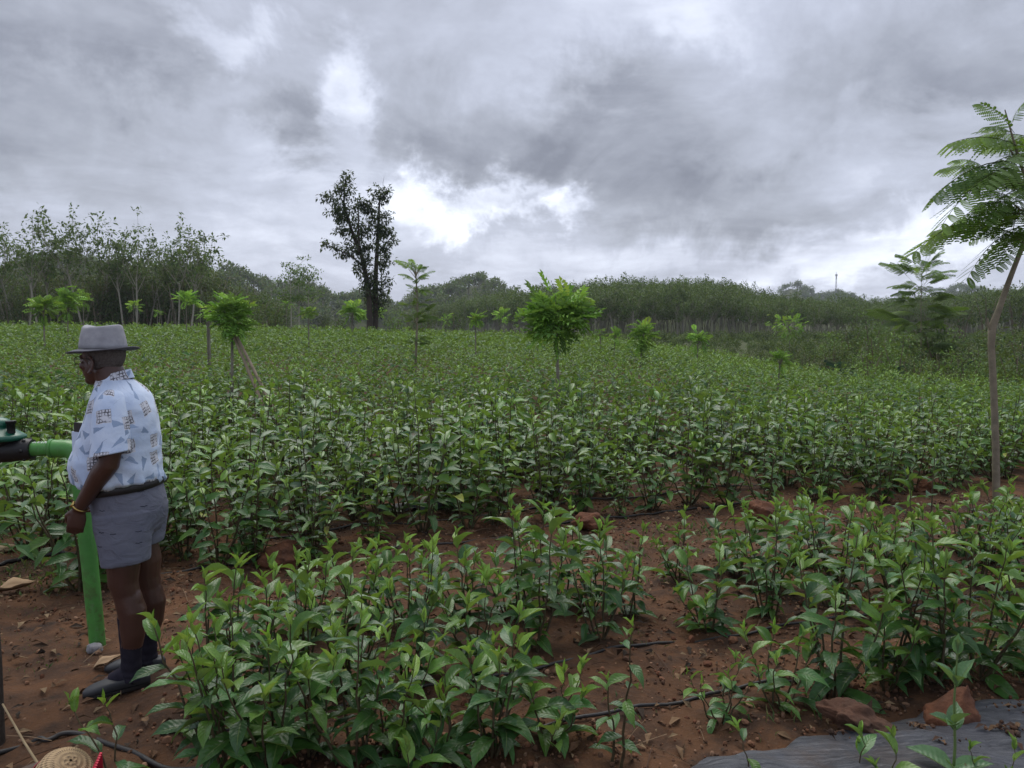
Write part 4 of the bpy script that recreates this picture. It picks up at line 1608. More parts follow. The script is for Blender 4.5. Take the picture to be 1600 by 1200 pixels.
# spectacles
mb = MB()
for q in (-1, 1):
    lens = [hp(.103, q * (.034 + .024 * math.cos(t)), .0 + .018 * math.sin(t)) for t in np.linspace(0, 2 * math.pi, 19)]
    mb.tube(lens, .0018, 6, cap=False)
    mb.tube([hp(.102, q * .058, .006), hp(.07, q * .072, .008), hp(.0, q * .0845, .010), hp(-.012, q * .0845, .0)], .0022, 6)
mb.tube([hp(.104, -.010, .004), hp(.107, 0, .007), hp(.104, .010, .004)], .0018, 6)
mb.build('spectacles', 'glass_frame', man, True)


# hat with a pinched crown and a short brim
def hat():
    n = 56
    a = np.linspace(0, 2 * math.pi, n, endpoint=False)
    base = hp(-.012, 0, .058)

    def ring(rf, rl, z, dent=0.0, tilt=0.0):
        out = []
        for q in a:
            f, l = rf * math.cos(q), rl * math.sin(q)
            out.append(base + HROT @ np.array([f, l, z + tilt * f]))
        return np.array(out)
    rings = [ring(.112, .098, 0), ring(.110, .096, .02), ring(.106, .092, .045), ring(.101, .087, .07), ring(.096, .081, .092)]
    for rf, rl, z in ((.093, .078, .103), (.087, .072, .108), (.075, .060, .106), (.055, .042, .098), (.03, .02, .090), (.004, .003, .088)):
        r = ring(rf, rl, z)
        for i, q in enumerate(a):
            r[i, 2] += .007 * math.cos(q) ** 2 * (1 if math.cos(q) < 0 else .85) - .004 * abs(math.sin(q))
            if math.cos(q) > .2 and z > .095:            # front pinch
                r[i, 2] -= .010 * max(0, abs(math.sin(q)) - .2) * math.cos(q)
        rings.append(r)
    mb = MB()
    mb.loft(rings, False)
    crown = mb.build('hat', 'felt', man, True)
    md = crown.modifiers.new('thick', 'SOLIDIFY')
    md.thickness = .003
    br = []
    for k in np.linspace(0, 1, 7):
        r = ring(.113 + .052 * k, .099 + .052 * k, -.002 - .004 * k)
        for i, q in enumerate(a):
            c_ = math.cos(q)
            r[i, 2] += k * (-.020 * max(0, c_) ** 2 + .014 * max(0, -c_) ** 1.5 - .008 * abs(math.sin(q))) - .004 * (1 - k)
        br.append(r)
    mb = MB()
    mb.loft(br, False)
    o = mb.build('brim', 'felt_dark', crown, True)
    md = o.modifiers.new('thick', 'SOLIDIFY')
    md.thickness = .004


hat()

# shirt
from mathutils import noise as mnoise


def fold_noise(p, s=9.0):
    return mnoise.noise(Vector((p[0] * s, p[1] * s, p[2] * s * .55)))


def sup(q, e=2.4):
    c, s_ = math.cos(q), math.sin(q)
    return math.copysign(abs(c) ** (2 / e), c), math.copysign(abs(s_) ** (2 / e), s_)


SH = [  # z, front, back, half width
    (.985, .165, -.165, .172), (.990, .185, -.188, .186), (1.005, .200, -.200, .196), (1.03, .210, -.198, .200), (1.07, .212, -.192, .202), (1.12, .204, -.188, .204), (1.18, .185, -.184, .206),
    (1.24, .160, -.180, .208), (1.30, .138, -.175, .210), (1.35, .120, -.168, .208), (1.39, .108, -.156, .200), (1.42, .100, -.142, .184), (1.445, .092, -.124, .160), (1.465, .086, -.105, .130), (1.482, .080, -.086, .100), (1.495, .077, -.070, .078)]
NS = 72
rings, uvs_ = [], []
zs = np.array([s_[0] for s_ in SH])
for z in np.concatenate([np.linspace(.985, 1.03, 8), np.linspace(1.04, 1.495, 46)]):
    fr_, bk, hw = (np.interp(z, zs, [s_[k] for s_ in SH]) for k in (1, 2, 3))
    r = []
    for j in range(NS):
        q = 2 * math.pi * j / NS
        c, s_ = sup(q, 2.25)
        f = (fr_ + bk) / 2 + (fr_ - bk) / 2 * c
        l = hw * s_
        p = L3(f, l, z)
        am = .013 * np.interp(z, [.985, 1.08, 1.3, 1.48], [1.3, 1.0, .7, .2])
        nrm = np.array([c, s_, 0])
        k = fold_noise(p, 8.0) + .6 * fold_noise(p + 5, 19.0)
        if z < 1.06:
            k += .9 * math.sin(q * 17 + 3 * fold_noise(p, 4)) * np.interp(z, [.985, 1.06], [.9, 0])
        k += 1.1 * (.35 - abs(mnoise.noise(Vector((p[0] * 6 + p[2] * 5, p[1] * 6, p[2] * 9 - p[0] * 5)))))
        p = p + nrm * am * k
        p[2] += np.interp(z, [.985, 1.05], [1, 0]) * .012 * math.sin(q * 3 + .8)
        r.append(p)
        uvs_.append((q * .2, z))
    rings.append(r)
mb = MB()
mb.loft(rings, False, (1, 1, 1), uvs_)
shirt = mb.build('shirt', 'shirt', man, True, True)


def sleeve(sh, el, sgn):
    ax = el - sh
    ln = np.linalg.norm(ax)
    ax /= ln
    x = np.array([1., 0, 0]) - ax * ax[0]
    x /= np.linalg.norm(x)
    y = np.cross(ax, x)
    rings, uvs_ = [], []
    prof = [(-.055, .030), (-.045, .048), (-.025, .062), (.01, .071), (.05, .076), (.10, .079), (.15, .081), (.20, .083), (.235, .085), (.24, .086), (.243, .082), (.235, .078)]
    for t, r in prof:
        ring = []
        for j in range(40):
            q = 2 * math.pi * j / 40
            p = sh + ax * t + (x * math.cos(q) * 1.02 + y * math.sin(q) * .92) * r
            p = p + (x * math.cos(q) + y * math.sin(q)) * .008 * (fold_noise(p, 9) + .5 * fold_noise(p, 21))
            if t > .18:
                p = p + ax * .018 * math.sin(q + 2.4)
            ring.append(p)
            uvs_.append((q * .085 + 2 * sgn, -t))
        rings.append(ring)
    mb = MB()
    mb.loft(rings, False, (1, 1, 1), uvs_)
    mb.build('sleeve', 'shirt', shirt, True, True)


sleeve(SH_N + (0, -.004, .0), EL_N, 1)
sleeve(SH_F + (0, .012, -.005), EL_F, 2)
# collar: a folded band round the neck, open at the front
mb = MB()
cr, uvs_ = [], []
cols = np.linspace(R(28), R(332), 40)
for h_, grow in ((.0, .0), (.014, .001), (.022, .003), (.024, .006), (.014, .010), (-.004, .016), (-.018, .021)):
    r = []
    for q in cols:
        back = .5 - .5 * math.cos(q)
        tiltz = .045 * back + 0.0
        r.append(L3(.012 + (.070 + grow) * math.cos(q), (.067 + grow) * math.sin(q), 1.475 + tiltz + h_))
        uvs_.append((q * .075 + 5, h_ * 1.4 + grow))
    cr.append(r)
cr = np.array(cr)
n1_, n2_ = cr.shape[:2]
f_ = [(i * n2_ + j, i * n2_ + j + 1, (i + 1) * n2_ + j + 1, (i + 1) * n2_ + j) for i in range(n1_ - 1) for j in range(n2_ - 1)]
mb.add(cr.reshape(-1, 3), f_, (1, 1, 1), uvs_)
mb.build('collar', 'shirt', shirt, True, True)
# breast pocket with a black phone sticking out
mb = MB()
mb.box(L3(.146, .092, 1.250), (.004, .032, .045), R(48))
mb.build('phone', 'phone', man)
mb = MB()
mb.box(L3(.150, .092, 1.205), (.004, .045, .045), R(48))
mb.build('pocket', 'shirt', shirt)

# belt and shorts
mb = MB()
bl = []
for z, g_ in ((.955, .0), (.957, .004), (.985, .004), (.99, .0)):
    r = []
    for j in range(48):
        c, s_ = sup(2 * math.pi * j / 48, 2.3)
        r.append(L3(-.02 + (.172 + g_) * c, (.178 + g_) * s_, z - .02 * c))
    bl.append(r)
mb.loft(bl, False)
mb.build('belt', 'belt', man, True)

sh_ = MB()
rg = []
for z, fr_, bk, hw in ((.985, .140, -.180, .166), (.955, .140, -.190, .168), (.91, .132, -.204, .172), (.86, .122, -.208, .176), (.81, .110, -.200, .176), (.77, .095, -.185, .172), (.74, .08, -.165, .155)):
    r = []
    for j in range(48):
        c, s_ = sup(2 * math.pi * j / 48, 2.3)
        r.append(L3((fr_ + bk) / 2 + (fr_ - bk) / 2 * c, hw * s_, z - (.02 * c if z > .93 else 0)))
    rg.append(r)
sh_.loft(rg[::-1], True)
for (sgn, fc, zb, zt) in ((1, -.045, .615, -.02), (-1, -.06, .655, .0)):
    rg = []
    for z, a_, b_ in ((.86, .135, .088), (.80, .132, .092), (.74, .122, .095), (.68, .114, .096), (zb + .012, .110, .096), (zb, .108, .094)):
        r = []
        for j in range(44):
            q = 2 * math.pi * j / 44
            c, s_ = sup(q, 2.2)
            p = L3(fc + a_ * c, sgn * .097 + b_ * s_, z - .012 * c)
            k = fold_noise(p, 8) + .4 * fold_noise(p, 17)
            p = p + np.array([c, s_, 0]) * .009 * k
            r.append(p)
        rg.append(r)
    sh_.loft(rg[::-1], True)
me = remeshed(sh_, .006, 5)
me.materials.append(MAT['shorts'])
link('shorts', me, man)

# watch on the near wrist
mb = MB()
ax = (WR_N - EL_N)
ax = ax / np.linalg.norm(ax)
x = np.array([1., 0, 0]) - ax * ax[0]
x /= np.linalg.norm(x)
y = np.cross(ax, x)
wc = WR_N - ax * .012
mb.tube([wc + (x * math.cos(q) + y * math.sin(q)) * .0315 for q in np.linspace(0, 2 * math.pi, 25)], .0042, 6, cap=False)
wat = mb.build('watch', 'gold', man, True)
fc_ = wc + x * .031 + y * (-.006)
if (fc_ - wc)[1] < 0:
    fc_ = wc + x * .031 + y * .006
mb = MB()
mb.tube([fc_ - x * .003, fc_ + x * .004, fc_ + x * .006, fc_ + x * .0065], [.016, .0165, .014, .002], 18)
mb.build('watch_case', 'gold', wat, True)


# socks and shoes
def sock(k, n_, top):
    mb = MB()
    P = [n_ - (0, 0, .06), n_ - (0, 0, .02), n_ + (-.002, 0, .06), n_ * .72 + k * .28 + (-.008, 0, 0), n_ * (1 - top) + k * top + (-.012, 0, 0)]
    Q, rad = [], []
    for t in np.linspace(0, 1, 26):
        q = np.array([np.interp(t, np.linspace(0, 1, 5), [p[i] for p in P]) for i in range(3)])
        Q.append(q)
        rad.append(np.interp(t, np.linspace(0, 1, 5), [.052, .046, .046, .051, .058]) + .0016 * math.sin(t * 40) * (1 if t < .5 else .3))
    mb.tube(Q, rad, 22)
    mb.tube([n_ + (-.02, 0, -.05), n_ + (.045, 0, -.045), n_ + (.09, 0, -.062)], [.044, .046, .036], 14)
    mb.build('sock', 'sock', man, True)


sock(KNEE_N, ANK_N, .60)
sock(KNEE_F, ANK_F, .64)


def shoe(n_, yaw):
    cy, sy = math.cos(yaw), math.sin(yaw)
    sec = [(-.082, .020, .045, 0), (-.072, .034, .062, 0), (-.04, .039, .070, 0), (0, .040, .066, .001), (.05, .044, .062, .003), (.10, .050, .058, .006), (.145, .050, .050, .007), (.18, .042, .040, .006), (.20, .028, .030, .004), (.208, .010, .020, .002)]
    rings = []
    for s_, hw, ht, inn in sec:
        r = []
        for j in range(24):
            q = 2 * math.pi * j / 24
            c, sn = math.cos(q), math.sin(q)
            l = hw * math.copysign(abs(c) ** .8, c)
            z = ht * (.5 + .5 * math.copysign(abs(sn) ** (.55 if sn < 0 else .9), sn)) + .004
            if -.05 < s_ < .06 and sn > .75:
                z -= .014
            r.append(np.array([n_[0] + s_ * cy - l * sy, n_[1] + s_ * sy + l * cy, z]))
        rings.append(r)
    mb = MB()
    mb.loft(rings, True)
    o = mb.build('shoe', 'shoe', man, True)
    md = o.modifiers.new('sub', 'SUBSURF')
    md.levels = md.render_levels = 1
    mb = MB()
    so = []
    for z, g_ in ((-.004, 0), (.010, .002), (.013, 0)):
        r = []
        for q in np.linspace(0, 2 * math.pi, 36, endpoint=False):
            s_ = .063 + .146 * math.cos(q)
            hw = np.interp(s_, [x_[0] for x_ in sec], [x_[1] for x_ in sec]) * abs(math.sin(q)) ** .35 * (1 if math.sin(q) > 0 else -1)
            r.append(np.array([n_[0] + s_ * cy - hw * sy * (1 + g_ * 10), n_[1] + s_ * sy + hw * cy * (1 + g_ * 10), z]))
        so.append(r)
    mb.loft(so, True)
    mb.build('sole', 'belt', o, True)


shoe(ANK_N, R(22))
shoe(ANK_F, R(-2))

# ------------------------------------------------------------------ trees: templates
def pinnate(npair=5, leaflet=.36, wid=.5, droop=.4):
    """compound leaf of unit length along +Y, leaflets as small rhombs"""
    V, F = [], []

    def put(p, d, L, dz):
        d = np.array(d, float)
        d /= np.linalg.norm(d)
        sx = np.array([d[1], -d[0], 0])
        k = len(V)
        V.extend([p, p + d * L * .5 + sx * L * wid * .5 + (0, 0, .02), p + d * L + (0, 0, dz), p + d * L * .5 - sx * L * wid * .5 + (0, 0, .02)])
        F.append((k, k + 1, k + 2, k + 3))
    for i in range(npair):
        t = .22 + .72 * i / (npair - 1)
        p = np.array([0, t, -droop * t * t])
        L = leaflet * (.75 + .5 * math.sin(math.pi * (i + 1) / (npair + 1)))
        for sgn in (-1, 1):
            put(p, (sgn, .55, 0), L, -.10)
    put(np.array([0, .95, -droop * .9]), (0, 1, 0), leaflet, -.12)
    return np.array(V), np.array(F)


PIN_V, PIN_F = pinnate()


def arr(mb):
    return (np.concatenate(mb.v), np.concatenate(mb.q) if mb.q else None, np.concatenate(mb.t) if mb.t else None, np.concatenate(mb.c))


def merge(dst, a, loc, sc, rz, tint=1.0):
    v, q, t, c = a
    cr, sr = math.cos(rz), math.sin(rz)
    w = v * sc
    w = np.stack([w[:, 0] * cr - w[:, 1] * sr, w[:, 0] * sr + w[:, 1] * cr, w[:, 2]], 1) + np.asarray(loc)
    n0 = dst.n
    dst.v.append(w)
    dst.c.append(c * tint)
    dst.uv.append(np.zeros((len(w), 2)))
    dst.n += len(w)
    if q is not None:
        dst.q.append(q + n0)
    if t is not None:
        dst.t.append(t + n0)


def clump(mb, c, r, n, size, tints, rng, tv=DIA_V, tf=DIA_F, shell=.35, up=.25):
    c, r = np.asarray(c, float), np.asarray(r, float) * np.ones(3)
    d = rnd_dirs(n, rng)
    rad = shell + (1 - shell) * rng.random(n) ** .5
    p = c + d * rad[:, None] * r
    ax = d * .6 + rnd_dirs(n, rng) * .8 + (0, 0, up - .25)
    F = frames(ax, None, rng.uniform(-.8, .8, n))
    T = np.asarray(tints)[rng.integers(0, len(tints), n)] * rng.uniform(.75, 1.25, n)[:, None]
    mb.stamp(tv, tf, F, p, size * rng.uniform(.65, 1.3, n), T)


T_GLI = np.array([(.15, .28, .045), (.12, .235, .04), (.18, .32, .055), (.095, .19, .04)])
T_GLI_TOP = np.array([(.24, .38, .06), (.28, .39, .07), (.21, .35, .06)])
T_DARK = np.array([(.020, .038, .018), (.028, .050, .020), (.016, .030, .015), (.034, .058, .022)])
T_OLIVE = np.array([(.055, .105, .026), (.080, .13, .032), (.045, .085, .024), (.105, .14, .04)])
T_WOOD = np.array([(.046, .094, .024), (.066, .118, .030), (.034, .072, .021), (.090, .118, .038), (.076, .078, .042)])
T_RUB = np.array([(.062, .112, .028), (.084, .142, .036), (.050, .092, .026), (.105, .155, .045)])
T_ALB = np.array([(.085, .165, .036), (.115, .215, .042), (.065, .135, .034), (.15, .26, .05)])

trng = np.random.default_rng(55)


def pollard(px, x0, x1, y0, y1, yb, label, n=90, top=.5, stems=1, lean=0.0, group='pollarded shade saplings in the tea field', name='shade_sapling', leaf=None, h=.9):
    b = on_ground(px, yb, h, 7.5, 60)
    D = b[1]
    cx = pt((x0 + x1) / 2, (y0 + y1) / 2, D)
    rx = (x1 - x0) / 2 / FPX * D
    rz = (y1 - y0) / 2 / FPX * D
    root = thing(name, b, label, 'sapling', group)
    c = cx - b
    head = np.array([c[0] * .8 + lean * .0, 0, c[2] - rz * .55])
    rng = np.random.default_rng(int(px * 7 + y0))
    for k in range(stems):
        mb = MB()
        o = .12 * (k - (stems - 1) / 2)
        base = np.array([o - lean * head[2], rng.uniform(-.05, .05), -.05])
        r0 = .022 + .006 * rx
        mb.tube([base, base * .5 + head * .5 + (rng.normal(0, .02), 0, 0), head + (o * .3, 0, 0)], [r0 * 1.2, r0, r0 * .8], 8)
        mb.build('trunk', 'bark_pale', root, True)
    mb = MB()
    L0 = leaf or np.clip(rx * .66, .14, .44)
    nb = 9
    tips = []
    for k in range(nb):
        a = k * 2.4
        el = rng.uniform(.1, 1.4)
        e = np.array([math.cos(a) * math.cos(el) * rx * .62, math.sin(a) * math.cos(el) * rx * .62, rz * (.55 + .9 * math.sin(el))])
        mb.tube([head, head + e * .5 + (0, 0, rz * .1), head + e], [.010, .007, .003], 4, cap=False)
        tips.append(e)
    mb.build('branch', 'bark_pale', root, True)
    mb = MB()
    tips = np.array(tips)
    n = int(n * .85)
    dd = rnd_dirs(n, rng)
    rad = .25 + .68 * rng.random(n) ** .6
    rad = np.where(rng.random(n) < .10, rad * 1.3, rad)
    lump = 1 + .42 * np.sin(dd[:, 0] * 5 + px) * np.cos(dd[:, 1] * 4 + y0) + .12 * np.sin(dd[:, 2] * 9)
    p = np.array([c[0], 0, c[2]]) + dd * (rad * lump)[:, None] * np.array([max(.4 * rx, rx - .62 * L0), max(.4 * rx, rx - .62 * L0), max(.4 * rz, rz - .5 * L0)])
    p[:, :2] *= np.where(p[:, 2] < c[2], 1 - .45 * (c[2] - p[:, 2]) / rz, 1)[:, None] ** .8
    d = p - (head + (0, 0, rz * .2))
    d /= np.linalg.norm(d, axis=1)[:, None] + 1e-6
    ax = d * .8 + rnd_dirs(n, rng) * .8 + (0, 0, .05)
    F = frames(ax, None, rng.normal(0, .35, n))
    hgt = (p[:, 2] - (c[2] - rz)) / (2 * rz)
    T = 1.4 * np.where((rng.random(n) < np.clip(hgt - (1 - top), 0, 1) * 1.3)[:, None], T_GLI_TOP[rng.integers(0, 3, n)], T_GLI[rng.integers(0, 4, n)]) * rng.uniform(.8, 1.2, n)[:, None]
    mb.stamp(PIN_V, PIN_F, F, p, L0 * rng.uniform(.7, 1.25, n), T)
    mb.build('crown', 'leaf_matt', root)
    return root, D


pollard(68, 46, 90, 462, 498, 540, 'pollarded sapling on a thin pale trunk left of the man, leftmost in the field', 70)
pollard(104, 86, 126, 447, 500, 520, 'taller bushy light green sapling behind the leftmost pollarded sapling', 100, .3)
pollard(130, 118, 143, 458, 482, 516, 'small pollarded sapling rising just left of the grey hat', 45)
pollard(208, 198, 220, 468, 488, 502, 'tiny round yellow green sapling right of the grey hat', 45, .8)
pollard(250, 240, 258, 482, 496, 503, 'tiny sparse sapling against the dark wood, right of the hat', 22)
pollard(292, 272, 310, 456, 482, 518, 'loose sapling with two leaf tufts left of the propped sapling', 50)
pollard(326, 308, 342, 478, 502, 560, 'sparse forked pale sapling beside the propped sapling', 26, .6, 2)
_, D7 = pollard(360, 331, 396, 462, 528, 598, 'leafy sapling propped by two slanting poles, right of the man', 150, .5)
pollard(448, 438, 458, 470, 484, 506, 'thin leaning sapling in front of the slender feathery trees', 22)
pollard(482, 469, 495, 479, 498, 536, 'small round pollarded sapling left of the big dark tree', 60, .7)
pollard(549, 533, 569, 472, 502, 522, 'round pollarded sapling on twin trunks in front of the big dark tree', 85, .6, 2)
pollard(587, 572, 602, 480, 498, 506, 'low pollarded sapling right of the foot of the big dark tree', 60, .8)
pollard(697, 688, 706, 488, 510, 518, 'small faint sapling between the feathery sapling and the round one', 30)
pollard(743, 729, 758, 488, 510, 546, 'small pollarded sapling on a brown trunk left of the centre', 60, .7)
pollard(783, 768, 797, 478, 512, 522, 'sparse sapling left of the big round sapling', 40, .5)
pollard(812, 800, 822, 486, 516, 524, 'second sparse sapling left of the big round sapling', 30, .5)
pollard(868, 820, 920, 455, 540, 600, 'big round light green sapling at the centre of the field', 230, .45, leaf=.30)
pollard(938, 928, 949, 513, 530, 545, 'little sapling just right of the big round sapling', 30, .5)
pollard(961, 947, 974, 511, 538, 548, 'little leafy sapling left of the columnar one', 40, .5)
pollard(1003, 982, 1024, 502, 548, 560, 'columnar leafy sapling right of the big round sapling', 110, .4)
pollard(1090, 1074, 1107, 515, 546, 558, 'small sapling with two tufts at the right of the field', 65, .6)
pollard(1233, 1201, 1266, 485, 532, 556, 'round topped bright green pollarded sapling standing before the pale trunks', 150, .65, leaf=.34)
pollard(1218, 1204, 1234, 545, 580, 592, 'low leafy sapling below the round topped one at the right', 60, .3)

# the two slanting poles that prop the sapling
for (tx, ty), (bx, by), lab in (((366, 527), (408, 628), 'slanting weathered pole propping the sapling, left of the pair'), ((369, 524), (418, 622), 'slanting weathered pole propping the sapling, right of the pair')):
    a, e = pt(tx, ty, D7 - .05), pt(bx, by, D7 - .75)
    e2 = e + (e - a) * ((e[2] - float(ground(e[0], e[1])) + .05) / max(a[2] - e[2], .1))
    mb = MB()
    mb.tube([a, a * .6 + e2 * .4 + (.004, 0, .004), e2], [.020, .024, .026], 10)
    tag(mb.build('support_pole', 'bamboo', None, True), lab, 'pole', 'poles propping the sapling')


# ------------------------------------------------------------------ feathery saplings
def bipinnate(seed, npin=14, hang=.5, shade=1.0):
    rng = np.random.default_rng(seed)
    V, F, T = [], [], []
    arch = rng.uniform(.22, .42)

    def rach(t):
        return np.array([0, t, .22 * t - arch * 1.5 * t * t])
    for i in range(npin):
        t = .16 + .80 * i / (npin - 1)
        p = rach(t)
        Lp = .25 * math.sin(math.pi * (.18 + .75 * (i + .5) / npin)) ** .7 + .03
        for sgn in (-1, 1):
            dirn = np.array([sgn * .78, .50, -hang * rng.uniform(.5, 1.2)])
            dirn /= np.linalg.norm(dirn)
            side = np.cross(dirn, (0, 0, 1.))
            side /= np.linalg.norm(side)
            nl = 9
            for j in range(nl):
                q0 = p + dirn * Lp * (j + .3) / nl - np.array([0, 0, .10 * Lp * (j / nl) ** 2])
                lw = .025 * math.sin(math.pi * (.2 + .7 * j / nl))
                for s2 in (-1, 1):
                    k = len(V)
                    V.extend([q0, q0 + side * s2 * lw * 1.3 + dirn * .012 * 1.0, q0 + side * s2 * lw * 1.2 + dirn * .032, q0 + dirn * Lp / nl * .9])
                    F.append((k, k + 1, k + 2, k + 3))
    mb = MB()
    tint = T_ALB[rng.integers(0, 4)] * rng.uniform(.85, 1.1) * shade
    mb.add(np.array(V), np.array(F), tint)
    mb.tube([rach(t) for t in np.linspace(0, 1, 8)], np.linspace(.007, .002, 8), 4, (.10, .13, .05), False)
    return mb.mesh('frond', 'frond')


MAT['frond'] = leaf_mat('frond_leaf', rough=.6, trans=.42, spec=.25, gain=1.05)
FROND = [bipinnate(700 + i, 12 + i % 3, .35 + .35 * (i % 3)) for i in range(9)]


FROND_SHADED = [bipinnate(740 + i, 15 + i % 3, .4 + .3 * (i % 3), .72) for i in range(5)]  # lower-tier fronds: shade from the fronds above painted in as a darker tint


def frond(root, base, axis, L, rng, roll=0.0, shaded=False):
    FR = FROND_SHADED if shaded else FROND
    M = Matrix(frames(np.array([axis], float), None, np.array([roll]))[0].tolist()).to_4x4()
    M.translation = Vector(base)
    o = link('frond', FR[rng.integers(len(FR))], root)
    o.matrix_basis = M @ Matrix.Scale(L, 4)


def big_sapling():
    b = on_ground(1557, 778)
    D = b[1]
    root = thing('feathery_sapling', b, 'tall feathery leaved sapling with a bent brown trunk at the right edge', 'tree', 'feathery leaved saplings')
    rng = np.random.default_rng(8)
    path = [(1557, 778), (1556, 700), (1553, 620), (1549, 540), (1550, 512), (1562, 485), (1577, 450), (1593, 415), (1612, 372), (1622, 330), (1615, 285), (1600, 245), (1585, 205), (1573, 170)]
    P = np.array([pt(x, y, D) for x, y in path]) - b
    P[0] += (0, 0, -.05)
    P[:, 1] += np.array([0, 0, 0, 0, 0, .02, .05, .08, .1, .12, .1, .08, .05, .03])
    rad = np.array([.041, .038, .036, .036, .042, .034, .030, .027, .025, .021, .018, .015, .010, .006])
    mb = MB()
    mb.tube(P, rad * .95, 14)
    mb.build('trunk', 'bark_brown', root, True)
    mb = MB()
    s0 = P[4] + (-.02, -.01, -.02)
    mb.tube([s0, s0 + (-.03, 0, .05), s0 + (-.035, 0, .12)], [.018, .014, .006], 8)
    mb.build('branch_stub', 'bark_brown', root, True)
    bs = [(8, 9, (.55, .1, .15)), (9, 10, (.35, -.45, .3)), (9, 10, (-.30, -.1, .12)), (10, 10, (-.32, .15, .18)), (8, 8, (-.26, -.12, .06)), (11, 11, (.3, .2, .25)), (11, 11, (-.18, -.1, .1)), (9, 9, (.6, .3, .35)), (10, 10, (.5, -.2, .4))]
    ends = []
    for i, j, e in bs:
        s = P[i]
        q = s + np.array(e)
        mb = MB()
        mb.tube([s, s * .5 + q * .5 + (0, 0, -.03), q], [.016, .011, .006], 6)
        mb.build('branch', 'bark_brown', root, True)
        ends.append(q)

    def fr(bp, tp, dyb=0.0, dyt=0.0, roll=0.0):
        s = pt(*bp, D + dyb) - b
        e = pt(*tp, D + dyt) - b
        ax = e - s
        L = np.linalg.norm(ax)
        ax = ax / L + (0, 0, .26)
        frond(root, s, ax, L * 1.08, rng, roll)
    fr((1585, 208), (1532, 172), 0, -.1)
    fr((1580, 195), (1602, 160), 0, .1)
    fr((1590, 228), (1490, 242), 0, -.25)
    fr((1605, 255), (1472, 308), .1, -.2)
    fr((1608, 262), (1482, 325), -.1, -.45)
    fr((1612, 275), (1500, 300), .1, .25)
    fr((1590, 318), (1500, 350), -.1, -.3)
    fr((1600, 335), (1443, 386), -.1, -.25)
    fr((1608, 345), (1470, 372), .1, .2)
    fr((1610, 350), (1518, 424), 0, -.2)
    fr((1618, 358), (1562, 420), -.05, -.3)
    fr((1622, 350), (1540, 405), .1, .4)
    fr((1615, 300), (1530, 268), .1, .5)
    fr((1600, 245), (1545, 290), -.2, -.6)
    fr((1612, 290), (1545, 345), -.2, -.5)
    for q in ends:
        for _ in range(4):
            a = rng.uniform(0, 6.28)
            ax = np.array([math.cos(a), math.sin(a) * .9, rng.uniform(-.05, .45)])
            frond(root, q + rng.normal(0, .03, 3), ax, rng.uniform(.45, .75), rng, rng.normal(0, .2))
    for i in (8, 9, 10, 11, 12):
        for _ in range(3):
            a = rng.uniform(0, 6.28)
            frond(root, P[i], np.array([math.cos(a), math.sin(a), rng.uniform(.1, .5)]), rng.uniform(.4, .7) * (1 if i < 11 else .7), rng, rng.normal(0, .2))


big_sapling()


def feather_tree(px, yb, ytop, tiers, label, h=.9, bend=0.0):
    """slim sapling with tiers of fronds: (row, half spread in px, count, elevation)"""
    b = on_ground(px, yb, h, 7.5, 60)
    D = b[1]
    rng = np.random.default_rng(px)
    root = thing('feathery_sapling', b, label, 'tree', 'feathery leaved saplings')
    top = pt(px + bend, ytop + 12, D) - b
    mb = MB()
    mb.tube([(0, 0, -.05), top * .35 + (rng.normal(0, .03), 0, 0), top * .7 + (rng.normal(0, .03), 0, 0), top], [.035, .028, .02, .008], 8)
    mb.build('trunk', 'bark_brown', root, True)
    for row, sp, n, el in tiers:
        z = pt(px, row, D)[2] - b[2]
        for k in range(n):
            a = k * 2.4 + rng.uniform(-.5, .5)
            L = sp / FPX * D * rng.uniform(.55, 1.2)
            zb = z + rng.uniform(-1, 1) * 9 / FPX * D
            e = el + rng.uniform(-.25, .35)
            s_ = np.array([top[0] * zb / top[2], 0, zb])
            q = s_ + np.array([math.cos(a), math.sin(a), e + .3]) * L * rng.uniform(.05, .45)
            mb = MB()
            mb.tube([s_ - (0, 0, .03), q], [.008, .005], 4, cap=False)
            mb.build('branch', 'bark_brown', root)
            for _ in range(2):
                a2 = a + rng.uniform(-.8, .8)
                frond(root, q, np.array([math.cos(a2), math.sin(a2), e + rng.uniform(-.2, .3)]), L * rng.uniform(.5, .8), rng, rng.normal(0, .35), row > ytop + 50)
    return root


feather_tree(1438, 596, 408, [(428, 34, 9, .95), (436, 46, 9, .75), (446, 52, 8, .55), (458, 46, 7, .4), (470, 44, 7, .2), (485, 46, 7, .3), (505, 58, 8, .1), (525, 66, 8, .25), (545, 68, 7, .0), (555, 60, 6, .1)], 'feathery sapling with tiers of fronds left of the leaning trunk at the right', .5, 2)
feather_tree(648, 562, 412, [(424, 20, 8, 1.0), (434, 30, 8, .7), (445, 32, 7, .5), (458, 30, 7, .3), (475, 30, 7, .2), (500, 32, 7, .2), (520, 30, 6, .2), (540, 26, 6, .2)], 'light feathery sapling right of the big dark tree', .9, 2)

